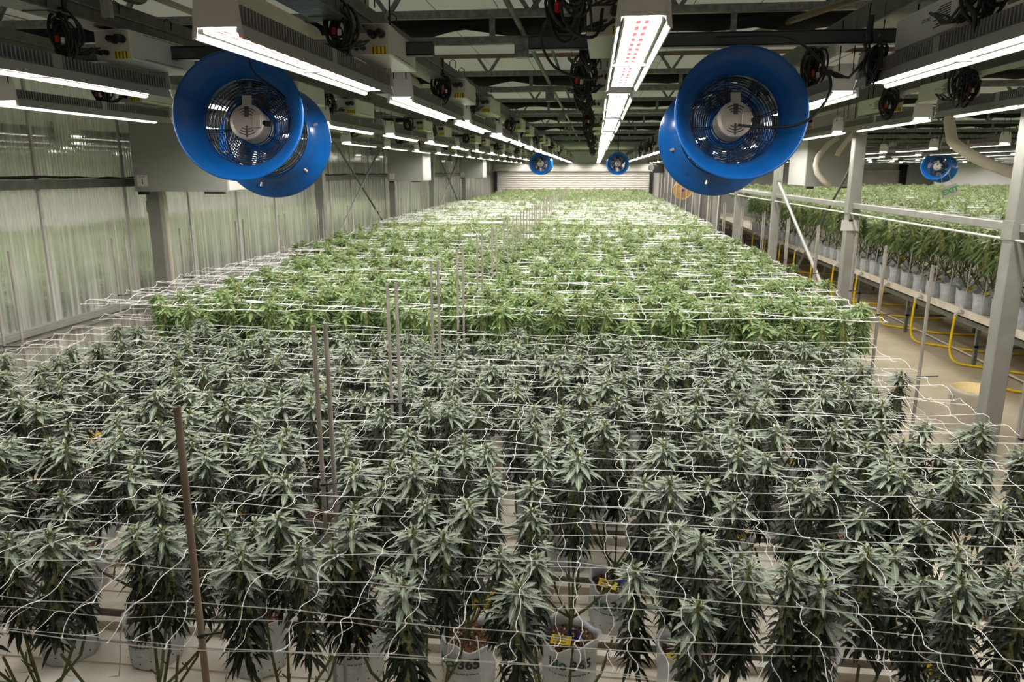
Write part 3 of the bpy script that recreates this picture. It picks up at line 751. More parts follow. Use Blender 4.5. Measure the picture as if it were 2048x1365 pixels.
# exit sign
t = thing('exit_sign', 'white exit sign with green letters hanging tilted beyond the aisle', 'sign', (4.14, 9.3, 2.18)); t.rotation_euler = (0, -.35, -.1); t.scale = (.78, .78, .78)
b = MB(); b.cbox(-.115, .115, 0, .05, -.085, .085, .006); b.build('case', M['white_paint'], t)
b = MB(); put_text(b, 'EXIT', .11, lambda u, v: (u, -.003, v), bold=.003); b.build('lettering', M['exit_green'], t)
b = MB(); b.tube([(-.08, .02, .08), (-.06, .02, .3)], .004, 5); b.tube([(.05, .02, .08), (.04, .02, .3)], .004, 5); b.build('cord', M['tube_w'], t)
# motor above partition
t = thing('door_motor', 'black door motor on a bracket at the top right of the far roller door', 'motor', (2.55, 31.5, 2.45))
b = MB(); b.cbox(-.2, .2, -.3, .3, -.1, .25, .02); b.build('body', M['black'], t); b = MB(); b.lathe([(0, -.1), (.12, -.1), (.12, .1), (0, .1)], 16, axis='y', M=Matrix.Translation((-.3, -.2, .1))); b.build('wheel', M['galv'], t)
# grey partition sheets along the far aisle line
pt = thing('partition', 'grey corrugated sheet partition along the far end of the aisle', 'partition', (XP+.15, 17.2, 0))
b = MB(); L = 1.1
for i in range(45): yy = L*i/44*.96; b.v += [(.02*math.sin(i*1.5), yy, .05), (.02*math.sin(i*1.5), yy, 2.45)]
for i in range(44): b.face((2*i, 2*i+2, 2*i+3, 2*i+1))
q0 = b.build('sheet', M['grey_panel'], pt)
for k in range(1, 15): link('sheet', q0.data, pt, (0, L*k, 0))
for k in range(11):
    t = thing('timber_stake', f'pale thin stake leaning against the grey partition, {ordn(k+1)} along', 'stake', (2.45, 15.5+k*1.35, 0), 0, 'pale stakes at the partition')
    b = MB(); b.tube([(0, 0, 0), (.05, .02, 2.2+.1*(k % 3))], .014, 6); b.build('pole', M['tube_w'], t); b = MB(); b.lathe([(0, 0), (.05, 0), (.05, .015), (0, .015)], 10); b.build('foot', M['beam'], t)

# ------------------------------------------------------------ small fittings
def strut(x, y, z0, z1, label):
    t = thing('hanger_strut', label, 'strut', (x, y, z0)); b = MB(); b.box(-.02, .02, -.004, 0, 0, z1-z0); b.box(-.02, -.016, 0, .02, 0, z1-z0); b.box(.016, .02, 0, .02, 0, z1-z0); b.build('channel', M['galv_post'], t)
    b = MB(); b.box(-.03, .03, -.03, .03, z1-z0-.01, z1-z0); b.build('fixing_plate', M['galv'], t)
strut(-2.02, 3.05, CAM_Z+.62, 3.58, 'ribbed steel strut hanging over the beam at far upper left')
strut(-1.20, 3.95, CAM_Z+.62, 3.58, 'ribbed steel strut hanging over the beam left of centre')
b = MB(); b.lathe([(0, -.11), (.03, -.105), (.042, -.06), (.045, .0), (.04, .07), (.03, .1), (0, .11)], 14, axis='y'); o = b.build('rubber_sleeve', M['beam'], loc=(-2.10, 3.35, CAM_Z+.785), smooth=True); tag(o, 'dusty dark rubber sleeve lying on the upper left beam', 'sleeve')
pipe('drain_pipe', 'white pipe running down the first left wall post', 'pipe', [(-4.44, 7.32, .02), (-4.44, 7.32, 2.05), (-4.46, 7.36, 2.12), (-4.44, 7.3, 2.2)], .022, 'pvc')
t = thing('notice_card', 'blank white card clipped to an aisle post', 'card', (XP-.03, 7.98, 1.86)); b = MB(); b.box(-.09, .09, -.004, 0, -.055, .055); b.build('sheet', M['white_paint'], t); b = MB(); b.box(-.02, .02, -.008, -.004, .04, .06); b.build('clip', M['dark'], t)
# ------------------------------------------------------------ bucket
t = thing('bucket', 'white plastic bucket with pale orange powder standing in the aisle', 'bucket', (3.50, 6.85, 0))
b = MB(); b.lathe([(0, .005), (.165, .005), (.168, .02), (.195, .40), (.205, .41), (.207, .44), (.212, .445), (.212, .47), (.205, .475), (.198, .47), (.192, .40), (.16, .02), (0, .02)], 40); b.build('body', M['bucket'], t, smooth=True)
b = MB(); b.lathe([(0, .445), (.19, .44), (.199, .445), (.207, .476), (.2, .480), (.185, .462), (.1, .460), (0, .464)], 40); b.build('lid', M['sediment'], t, smooth=True)
b = MB(); b.cbox(.2, .235, -.02, .02, .37, .41, .004); b.cbox(-.235, -.2, -.02, .02, .37, .41, .004); b.tube([(.225*math.cos(a), -.10*math.sin(a), .39-.14*math.sin(a)) for a in np.linspace(0, PI, 14)], .003, 5); b.build('handle', M['white_metal'], t)

# ------------------------------------------------------------ right-hand bench with hoses
BX = 4.66
t = thing('grow_bench', 'long white grow bench beyond the aisle with outlets for yellow hoses', 'bench', (BX, 5.0, 0))
for k in range(12):
    b = MB(); L = 2.4; b.box(0, 1.25, 0, L-.02, .60, .615); b.box(0, .02, 0, L-.02, .60, .70); b.box(-.012, .012, 0, L-.02, .69, .71); b.box(1.23, 1.25, 0, L-.02, .6, .7)
    for q in range(1, 5): b.box(.02, 1.23, q*.48-.015, q*.48+.015, .615, .63)
    b.build('tray', M['tray'], t, loc=(0, k*L, 0))
b = MB(); b.box(.08, .13, 0, 29, .5, .598); b.box(1.1, 1.15, 0, 29, .5, .598)
b.build('frame', M['galv'], t)
for k in range(14):
    b = MB(); b.box(.1, .14, k*2.1+.3, k*2.1+.34, 0, .5); b.box(1.1, 1.14, k*2.1+.3, k*2.1+.34, 0, .5); b.box(.1, 1.14, k*2.1+.3, k*2.1+.33, .25, .28); b.build('leg', M['galv'], t)
tag_bench2 = thing('grow_bench', 'second long white grow bench hidden under the crop behind the first', 'bench', (BX+1.5, 5.0, 0))
b = MB(); b.box(0, 13.5, 2, 29, .60, .62); b.build('tray', M['tray'], tag_bench2); b = MB(); b.box(.1, 13.4, 2.1, 28.8, .0, .59); b.build('frame', M['brown'], tag_bench2)
for k, y in enumerate((6.1, 7.35, 8.55, 9.7, 10.9, 12.1, 13.3, 14.6, 16.0, 17.4, 18.8, 20.4, 22, 24)):
    t = thing('drain_hose', f'yellow drain hose curling from the bench outlet to the floor, {ordn(k+1)} from the camera', 'hose', (BX, y, 0), 0, 'yellow drain hoses')
    b = MB(); b.tube([(-.0, .0, .665), (-.06, 0, .665), (-.085, 0, .65), (-.09, 0, .62)], .022, 10); b.tube([(-.0, .10, .75), (.02, .06, .70), (-.06, .0, .675)], .012, 6); b.build('elbow', M['white_paint'], t, smooth=True)
    jx = .05*((k*7) % 3)
    P = [(-.09, 0, .62), (-.10, .01, .45), (-.11, .03, .25), (-.10, .08, .10), (-.06, .2, .035), (.1, .10, .022), (.45, -.55-jx, .022), (.9, -1.5, .022)]
    P = [(x, -yy if i > 4 else yy, z) for i, (x, yy, z) in enumerate(P)]
    P = [(-.09, 0, .62), (-.10, 0, .42), (-.11, -.02, .2), (-.09, -.07, .08), (-.02, -.13, .03), (.15, -.22, .02), (.55, -.5-jx, .02), (1.1, -.7, .02)]
    b = MB(); V = [Vector(p) for p in P]; cu = []
    for i in range(len(V)-1):
        p0, p1, p2, p3 = V[max(i-1, 0)], V[i], V[i+1], V[min(i+2, len(V)-1)]
        for q in range(4):
            s_ = q/4; cu.append(.5*((2*p1)+(-p0+p2)*s_+(2*p0-5*p1+4*p2-p3)*s_*s_+(-p0+3*p1-3*p2+p3)*s_**3))
    cu.append(V[-1]); b.tube(cu, .016, 8); b.build('hose', M['hose_y'], t, smooth=True)
for k, y in enumerate((5.9, 8.6)):
    cord(f'long white irrigation tube along the floor edge under the bench, {ordn(k+1)}', [(BX+.3, y, .04), (BX+.32, y+3, .03), (BX+.3, y+6, .04)], .012, 'tube_w')

# ------------------------------------------------------------ left trays
TZ = .25
TR = [1.62+.55*k for k in range(24)]
tm = None
for k, y in enumerate(TR):
    lab = f'long white grow tray across the bay, {ordn(k+1)} from the camera'
    if tm is None:
        t = thing('grow_tray', lab, 'tray', (0, y, 0), 0, 'white trays under the crop'); tm = t
        x0, x1 = -3.95, 2.0
        b = MB(); b.box(x0, x1, -.225, .225, TZ-.03, TZ-.02)
        for s_ in (-1, 1): b.box(x0, x1, s_*.225-.008, s_*.225+.008, TZ-.03, TZ+.028); b.box(x0, x1, s_*.225-.02, s_*.225+.02, TZ+.022, TZ+.030)
        for x in (x0, x1): b.box(x-.008, x+.008, -.225, .225, TZ-.03, TZ+.028)
        b.build('basin', M['tray'], t)
        b = MB()
        for q in range(3): b.box(x0, x1, -.15+q*.15-.03, -.15+q*.15+.03, TZ-.02, TZ-.011)
        b.build('rib', M['tray'], t)
        b = MB()
        for s_ in (-1, 1): b.box(x0, x1, s_*.19-.02, s_*.19+.02, .16, TZ-.031)
        b.build('rail', M['brown'], t)
        b = MB()
        for x in (-3.6, -1.8, 0, 1.7):
            for s_ in (-1, 1): b.box(x-.02, x+.02, s_*.19-.02, s_*.19+.02, 0, .16)
        b.build('foot', M['brown'], t)
    else: dup(tm, (0, y, 0), 0, lab)
b = MB(); b.box(-4.0, 2.05, 14.5, 33.4, 0, TZ); b.box(-4.0, 2.05, 14.5, 33.4, TZ, TZ+.01); tag(b.build('grow_bench', M['brown']), 'low bench running unseen under the far crop', 'bench')

# ------------------------------------------------------------ leaves
def nrm(a): return a/ (np.linalg.norm(a)+1e-9)
def leaflet(mb, base, d, L, W, droop, n=6, m=0, up=np.array([0,0,1.]), fold=.25, teeth=True, roll=0):
    base = np.array(base, float); d = nrm(np.array(d, float)); side = np.cross(d, up)
    if np.linalg.norm(side) < .05: side = np.cross(d, np.array([1., 0, 0]))
    side = nrm(side); nor = nrm(np.cross(side, d))
    if roll: side, nor = side*math.cos(roll)+nor*math.sin(roll), nor*math.cos(roll)-side*math.sin(roll)
    b = len(mb.v); prev = None
    for i in range(n+1):
        t = i/n; p = base+d*L*t-np.array([0, 0, 1.])*droop*L*t*t
        wv = W*(math.sin(PI*min(1, t**.85*.97+.03))**.8) if 0 < i < n else (W*.12 if i == 0 else 0)
        if i == n: mb.v.append(tuple(p)); break
        z = nor*fold*wv
        mb.v += [tuple(p-side*wv+z), tuple(p), tuple(p+side*wv+z)]
    # teeth: push the outer corner forward
    for i in range(n-1):
        q = b+3*i; t0, t1 = i/n, (i+1)/n
        if teeth and i >= 1:
            pf = np.array(mb.v[q])*.32+np.array(mb.v[q+3])*.68; mid = (np.array(mb.v[q+1])*.3+np.array(mb.v[q+4])*.7)
            pr = np.array(mb.v[q+2])*.32+np.array(mb.v[q+5])*.68
            lf = pf+(pf-mid)*.32; rf = pr+(pr-mid)*.32; k = len(mb.v); mb.v += [tuple(lf), tuple(rf)]
            mb.face((q, q+1, q+4, q+3, k), m, [(0, t0), (.5, t0), (.5, t1), (.05, t1), (0, t1)])
            mb.face((q+1, q+2, k+1, q+5, q+4), m, [(.5, t0), (1, t0), (1, t1), (.95, t1), (.5, t1)])
        else:
            mb.face((q, q+1, q+4, q+3), m, [(0, t0), (.5, t0), (.5, t1), (0, t1)])
            mb.face((q+1, q+2, q+5, q+4), m, [(.5, t0), (1, t0), (1, t1), (.5, t1)])
    q = b+3*(n-1); t0 = (n-1)/n
    mb.face((q, q+1, q+3), m, [(0, t0), (.5, t0), (.5, 1)]); mb.face((q+1, q+2, q+3), m, [(.5, t0), (1, t0), (.5, 1)])
def dirv(az, el): return np.array([math.cos(az)*math.cos(el), math.sin(az)*math.cos(el), math.sin(el)])
def palmate(mb, base, az, el, size, rr, nl=5, droop=.35, m=0, mp=1, pet=.03, n=6):
    d = dirv(az, el); base = np.array(base); e = base+d*pet
    mb.tube([tuple(base), tuple(e)], .0012, 3, mp, cap=False)
    side = nrm(np.cross(d, np.array([0, 0, 1.])))
    for k in range(nl):
        a = (k-(nl-1)/2)/((nl-1)/2); an = a*1.15; L = size*(1-.5*abs(a)**1.4)*rr.uniform(.93, 1.05)
        dd = d*math.cos(an)+side*math.sin(an)
        leaflet(mb, e, dd, L, L*.082, droop, n, m)
# a palmate leaf as its own part (origin at the petiole base, pointing along +x)
def leaf_part(seed, mats):
    rr = random.Random(seed); mb = MB(); palmate(mb, (0, 0, 0), 0, rr.uniform(.0, .3), rr.uniform(.08, .12), rr, rr.choice((5, 5, 7)), rr.uniform(.08, .3), 0, 1, .025, 7)
    o = mb.build('leaf', mats); me = o.data; bpy.data.objects.remove(o); return me
def cola(seed, mats, L=.40, fans=True, simple=False, fat=1.0, dens=1.0):
    # mats: [leaf, dark leaf, petiole, bud]
    rr = random.Random(seed); mb = MB()
    # bud: lumpy spindle
    ns = 9; seg = 7; prof = []
    for i in range(ns+1):
        t = i/ns; r_ = (.006+.020*math.sin(PI*min(1, .15+t*.85))**.7)*fat
        if i == ns: r_ = .002
        prof.append((r_, L*(.12+.85*t)))
    b0 = len(mb.v); mb.lathe(prof, seg, 3)
    for i in range(b0, len(mb.v)):
        x, y, z = mb.v[i]; j = rr.uniform(.75, 1.35); mb.v[i] = (x*j, y*j, z+rr.uniform(-.006, .006))
    mb.tube([(0, 0, 0), (.002, .001, L*.5), (0, 0, L*.95)], [.005, .004, .002], 5, 2, cap=False)
    # calyx tufts at the crown
    for k in range(16):
        az = rr.uniform(0, 2*PI); el = rr.uniform(.6, 1.5); r_ = rr.uniform(0, .016); z = L*rr.uniform(.93, .985)
        leaflet(mb, (r_*math.cos(az), r_*math.sin(az), z), dirv(az, el), rr.uniform(.012, .022), .005, 0, 2, 3, teeth=False)
    # sugar leaves down the body
    N = int((60 if simple else 150)*dens); ga = 2.39996
    for k in range(N):
        t = (k+.5)/N; z = L*(.04+.93*t); az = k*ga+rr.uniform(-.3, .3)
        el = -.35+.6*t**1.5+rr.uniform(-.45, .45); Ls = (.040+.020*math.sin(PI*min(1, t+.12)))*rr.uniform(.6, 1.35)*(1.25 if simple else 1)*fat**.5
        r_ = .020*fat
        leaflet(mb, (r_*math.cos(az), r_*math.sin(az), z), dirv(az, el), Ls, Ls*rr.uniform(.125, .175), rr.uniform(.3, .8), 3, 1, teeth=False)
    # crown: serrated leaves in whorls
    N2 = 18 if simple else 27
    for k in range(N2):
        t = k/N2; az = k*ga+rr.uniform(-.25, .25); z = L*(.84+.15*t); el = -.16+.60*t+rr.uniform(-.16, .16)
        Ls = (.118-.078*t)*rr.uniform(.7, 1.15)
        leaflet(mb, (.012*math.cos(az), .012*math.sin(az), z), dirv(az, el), Ls, Ls*rr.uniform(.082, .112), rr.uniform(.05, .32), 4 if simple else 6, 0, teeth=not simple, roll=rr.uniform(-.3, .3))
    # fan leaves with several fingers
    if fans:
        for k in range(5 if simple else 7):
            az = k*2.1+rr.uniform(-.4, .4); z = L*rr.uniform(.45, .93); palmate(mb, (.01*math.cos(az), .01*math.sin(az), z), az, rr.uniform(-.05, .4), rr.uniform(.07, .105), rr, 5, rr.uniform(.1, .35), 0, 2, .03, 3 if simple else 6)
    return mb
def cola_mesh(seed, mats, **kw):
    o = cola(seed, mats, **kw).build('cola', mats); me = o.data; bpy.data.objects.remove(o); return me
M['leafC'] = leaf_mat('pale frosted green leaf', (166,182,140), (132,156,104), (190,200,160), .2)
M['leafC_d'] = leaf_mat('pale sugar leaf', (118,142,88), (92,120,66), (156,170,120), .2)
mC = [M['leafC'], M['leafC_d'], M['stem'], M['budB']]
mA = [M['leafA'], M['leafA_shade'], M['stem'], M['budA']]; mBm = [M['leafB'], M['leafB_d'], M['stem'], M['budB']]
CA = [cola_mesh(100+i, mA, L=.38+.02*(i % 3), fans=False) for i in range(8)]      # near plants; fan leaves are parts
CAF = [cola_mesh(100+i, mA, L=.38+.02*(i % 3)) for i in range(8)]
CB = [cola_mesh(200+i, mBm, L=.36, fat=1.15) for i in range(6)]
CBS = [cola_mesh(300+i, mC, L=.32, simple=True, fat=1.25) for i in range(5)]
LFA = [leaf_part(400+i, [M['leafA'], M['petiole']]) for i in range(5)]
COLA_L = {me.name: (.38+.02*(i % 3)) for i, me in enumerate(CA)}
for i, me in enumerate(CAF): COLA_L[me.name] = .38+.02*(i % 3)
for me in CB: COLA_L[me.name] = .36
for me in CBS: COLA_L[me.name] = .32

# ------------------------------------------------------------ bags
def bag_mesh(seed, text=True):
    rr = random.Random(seed); mb = MB(); n = 40; rows = [(0, .0), (.094, .0), (.104, .01), (.108, .06), (.110, .12), (.109, .18), (.112, .225), (.118, .245), (.121, .25), (.118, .252), (.108, .246), (.104, .23), (.103, .2)]
    for i, (r_, z) in enumerate(rows):
        for k in range(n):
            a = 2*PI*k/n; q = 1+(.035*math.sin(a*3+seed+z*20)+.02*math.sin(a*9+z*30)+rr.uniform(-.008, .008))*(1 if i > 1 else .3)
            zz = z+(.014*math.sin(a*2+seed)+.008*math.sin(a*7) if i > 5 else 0)
            mb.v.append((r_*q*math.cos(a), r_*q*math.sin(a), zz))
    for i in range(len(rows)-1):
        for k in range(n): mb.face((i*n+k, i*n+(k+1) % n, (i+1)*n+(k+1) % n, (i+1)*n+k))
    o = mb.build('grow_bag', M['bag'], smooth=True); me = o.data; bpy.data.objects.remove(o); return me
def bag_print():
    def wrap(dz, a0=-PI/2):
        return lambda u, v: (.1165*math.cos(a0+u/.1165), .1165*math.sin(a0+u/.1165), dz+v)
    g = MB(); put_text(g, 'bio', .062, wrap(.172, -PI/2-.42), bold=.0022)
    d = MB(); put_text(d, '365', .062, wrap(.172, -PI/2+.42), bold=.0022); put_text(d, 'Born by Nature. Backed by Science.', .0125, wrap(.128), bold=.0004); put_text(d, '3 Gallon', .0095, wrap(.085))
    for k in range(4): d.lathe([(0, 0), (.003, 0)], 6, M=Matrix.Translation((0, 0, 0)) @ Matrix.Rotation(0, 4, 'X'))
    for mb_ in (g,): pass
    off = len(g.v); out = MB(); out.v = g.v+d.v; out.f = g.f+[tuple(i+off for i in f_) for f_ in d.f]; out.m = [0]*len(g.f)+[1]*len(d.f)
    o = out.build('printing', [M['print_green'], M['print_dark']]); me = o.data; bpy.data.objects.remove(o)
    h = MB()
    for k in range(16):
        a = 2*PI*k/16; x, y = .1145*math.cos(a), .1145*math.sin(a)
        h.tube([(x*.99, y*.99, .045+.012*(k % 2)), (x, y, .045+.012*(k % 2))], .0032, 6)
    o = h.build('drain_hole', M['black']); me2 = o.data; bpy.data.objects.remove(o)
    return me, me2
BAGS = [bag_mesh(s) for s in range(4)]; PRINT, HOLES = bag_print()
def soil_mesh():
    mb = MB(); n = 24
    for i, r_ in enumerate((0.0001, .03, .06, .085, .105)):
        for k in range(n): a = 2*PI*k/n; mb.v.append((r_*math.cos(a), r_*math.sin(a), .218+R.uniform(-.005, .005)+(.004 if i < 3 else 0)))
    for i in range(4):
        for k in range(n): mb.face((i*n+k, i*n+(k+1) % n, (i+1)*n+(k+1) % n, (i+1)*n+k))
    for k in range(90):
        a = R.uniform(0, 6.28); r_ = .098*math.sqrt(R.random()); s_ = R.uniform(.0018, .004); mb.box(-s_, s_, -s_, s_, -s_, s_, 1 if k % 3 == 0 else 0, Matrix.Translation((r_*math.cos(a), r_*math.sin(a), .223)) @ Matrix.Rotation(R.uniform(0, 3), 4, 'X') @ Matrix.Rotation(R.uniform(0, 3), 4, 'Z'))
    o = mb.build('soil', [M['soil'], M['perlite']]); me = o.data; bpy.data.objects.remove(o); return me
SOIL = soil_mesh()
def one(name, mb, mats, smooth=False):
    o = mb.build(name, mats, smooth=smooth); me = o.data; bpy.data.objects.remove(o); return me
# yellow plant tag with print, on a blue strap round the stalk
tb = MB(); tb.cbox(-.045, .045, -.0008, .0008, -.019, .019, .0003)
tb.box(-.030, .022, -.0016, -.0008, .002, .007, 1)
for k in range(26): tb.box(-.032+k*.0022, -.032+k*.0022+(.0009 if k % 3 else .0015), -.0014, -.0008, -.014, -.006, 1)
for k in range(2): tb.box(-.034, .03-.01*k, -.0014, -.0008, .010+.0035*k, .0115+.0035*k, 1)
TAG = one('plant_tag', tb, [M['yellow'], M['print_dark']])
sb = MB(); sb.tube([(.028*math.cos(a), .024*math.sin(a), .003*math.sin(2*a)) for a in np.linspace(0, 2*PI, 18)[:-1]], .0032, 6, closed=True); sb.cbox(.018, .044, -.036, -.016, -.008, .008, .003)
STRAP = one('strap', sb, M['strap'])
db = MB()
for s_ in (-1, 1):
    x = s_*.045; db.tube([(x, -.05, .225), (x, -.05, .262)], .004, 6); db.tube([(x, -.052, .262), (x*1.3, -.10, .268), (x*1.6, -.135, .20), (x*1.7, -.15, .09), (x*1.9, -.16, .012), (x*3, -.17, .006)], .0028, 5)
DRIP = one('drip_line', db, M['tube_w'], True)
cb = MB(); cb.box(-.045, .045, -.001, .001, 0, .10); cb.tube([(0, 0, -.09), (0, 0, .02)], .0025, 5); CARD = one('sticky_card', cb, M['hose_y'])

# ------------------------------------------------------------ potted plants
def layout(seed, n, rx_, ry_):
    rr = random.Random(seed); P = []; k = 0
    while len(P) < n and k < 4000:
        p = (rr.uniform(-rx_, rx_), rr.uniform(-ry_, ry_)); k += 1
        if all((p[0]-q[0])**2+(p[1]-q[1])**2 > .125**2 for q in P): P.append(p)
    return P
def stem_mesh(P, tops, seed, z0=.20):
    rr = random.Random(seed); mb = MB(); h = .34
    mb.tube([(0, 0, z0), (.004, .002, z0+.07), (0, 0, h)], [.009, .008, .007], 7)
    for (x, y), zt in zip(P, tops):
        r_ = rr.uniform(.25, .33); s0 = (0, 0, r_); mb.tube([s0, (x*.35, y*.35, r_+.06), (x*.8, y*.8, r_+(zt-r_)*.6), (x, y, zt+.01)], [.006, .0055, .005, .0045], 6)
        for q in range(2): a = rr.uniform(0, 6); mb.tube([(x*.6, y*.6, r_+(zt-r_)*.4+.02*q), (x*.6+.02*math.cos(a), y*.6+.02*math.sin(a), r_+(zt-r_)*.4+.03+.02*q)], .0025, 4)
    return one('stem', mb, M['stem'])
GAPS = [(-.01, 1.95, .13), (-.01, 2.18, .14), (-.02, 2.42, .13), (-.03, 2.62, .10), (-.36, 2.75, .10), (-.40, 2.98, .08), (.90, 2.95, .11), (.96, 3.2, .10), (1.0, 3.45, .09), (-2.0, 1.9, .12), (-2.9, 3.4, .1), (.15, 2.8, .06), (-.9, 2.5, .08), (1.25, 3.6, .08), (.95, 2.05, .1)]
def gap(x, y): return any((x-a)**2+(y-b)**2 < r*r for a, b, r in GAPS)
def plant(x, y, z0, ztop, protos, label, meshes, leaves=0, bagk=0, detail=2, group='', seed=0, gaps=False, rz=0, name='cannabis_plant', sway=.05):
    rr = random.Random(seed); t = thing(name, label, 'plant', (x, y, z0), 0, group)
    P, stem, tops = protos; big = 1.35 if sway > .2 else 1.0
    H = ztop-z0; bg = link('grow_bag', BAGS[bagk % 4], t, (0, 0, .0)); bg.rotation_euler = (0, 0, rr.uniform(-.3, .3)); bg.scale = (1.06, 1.06, 1)
    if detail >= 2:
        link('printing', PRINT, bg); link('drain_hole', HOLES, bg)
    link('soil', SOIL, t)
    c, s_ = math.cos(rz), math.sin(rz); st = link('stem', stem, t); st.rotation_euler = (0, 0, rz)
    for k, (px, py) in enumerate(P):
        qx, qy = px*c-py*s_, px*s_+py*c
        if gaps and gap(x+qx, y+qy): continue
        me = meshes[(k+seed) % len(meshes)]; L = COLA_L[me.name]; top = H+rr.uniform(-.08, .07); sc = rr.uniform(.85, 1.12)*big
        o = link('cola', me, t, (qx, qy, top-L*sc)); o.rotation_euler = (rr.uniform(-sway, sway), rr.uniform(-sway, sway), rr.uniform(0, 6.28)); wd = rr.uniform(.82, 1.0) if detail >= 2 else 1.0; o.scale = (sc*wd, sc*wd, sc)
        if leaves and rr.random() < 1:
            for q in range(leaves):
                lf = link('leaf', LFA[(q+k+seed) % 5], o, (0, 0, L*(.58+.36*q/leaves))); lf.rotation_euler = (0, rr.uniform(-.3, .15), q*2.4+rr.uniform(-.4, .4)); s2 = rr.uniform(.75, 1.25); lf.scale = (s2, s2, s2)
    if detail >= 1 and seed % 3 != 1:
        a = rr.uniform(-.8, .8); tg = link('plant_tag', TAG, t, (rr.uniform(-.05, .05), -.075, .262)); tg.rotation_euler = (rr.uniform(-1.0, -.3), a, rr.uniform(-.4, .4))
        link('strap', STRAP, t, (.01, -.01, .25))
    if detail >= 1: link('drip_line', DRIP, t)
    if detail >= 1 and seed % 11 == 3:
        cd = link('sticky_card', CARD, t, (.04, .05, .33)); cd.rotation_euler = (.2, .3, .5)
    return t
def proto(seed, n, rx_, ry_, ztop, L):
    P = layout(seed, n, rx_, ry_); return (P, stem_mesh(P, [ztop-L+.02]*len(P), seed), None)
PA = [proto(s, 7, .215, .235, .96, .38) for s in range(5)]
PB = [proto(20+s, 8, .23, .25, 1.08, .36) for s in range(4)]
k = 0; nplants = 0
rows_y = [2.13, 2.77, 3.27, 3.80, 4.33, 4.86]
offs = [-.10, -.03, .17, -.12, .14, .0]
for i, y in enumerate(rows_y):
    x = offs[i]-8*.47; xs = [offs[i]+q*.47 for q in range(-8, 5)]; xs = [v for v in xs if -3.5 < v < 1.75]
    for j, xx in enumerate(xs[::-1]):
        lim = 1
        seed = 1000+k; k += 1; near = i < 3
        if abs(xx) > .72*y+1.2: pass
        plant(xx+R.uniform(-.03, .03), y+R.uniform(-.03, .03), TZ-.02, CAM_Z-1.13-.02*(i == 0), PA[k % 5], f'frosty grey-green cannabis plant, {ordn(j+1)} from the aisle in the {ordn(i+1)} row', CA if near else CAF, 3 if near else 0, k, 2, 'grey-green plants of the near block', seed, True, R.choice((0, PI)))
        nplants += 1
def ztopB(y): return 1.39+(y-5.3)*.0075
i = 0; y = 5.5
while y < 11.6:
    xs = [R.uniform(-.03, .03)+q*.46-.05 for q in range(-8, 5)]; xs = [v for v in xs if -3.5-.03*i < v < 1.85]
    for j, xx in enumerate(xs[::-1]):
        k += 1; plant(xx, y+R.uniform(-.03, .03), TZ-.02, ztopB(y)+.02, PB[k % 4], f'bright green plant {ordn(j+1)} from the aisle, row {ordn(i+1)} of the second block', CB, 0, k, 1 if i < 1 else 0, 'bright green plants of the second block', 2000+k, False, R.choice((0, PI)), sway=.12)
        nplants += 1
    y += .52; i += 1
# front row of the bench beyond the aisle
PCR = [proto(40+s, 8, .19, .22, .95, .42) for s in range(3)]
y = 7.6; j = 0
while y < 24:
    for col in (0, 1):
        if col == 1 and y > 15: continue
        k += 1; plant(BX+.32+.42*col, y+.2*col, .615, 1.70, PCR[k % 3], f'leafy green cannabis plant on the far bench, {ordn(j+1)} from the camera in its {("front", "second")[col]} row', CBS, 0, k, 1 if y < 13 else 0, 'plants on the bench beyond the aisle', 3000+k, False, R.uniform(0, 6), sway=.3)
        nplants += 1
    t = thing('plant_stake', f'thin white cane leaning in the crop on the far bench, {ordn(j+1)} from the camera', 'stake', (BX+.2, y+.22, .63), 0, 'canes on the far bench'); b = MB(); b.tube([(0, 0, 0), (.10, .12, 1.25)], .008, 6); b.build('pole', M['tube_w'], t)
    b = MB(); b.tube([(.045, .054, .55), (.055, .066, .56)], .012, 6); b.build('tie', M['tie'], t)
    y += .46; j += 1

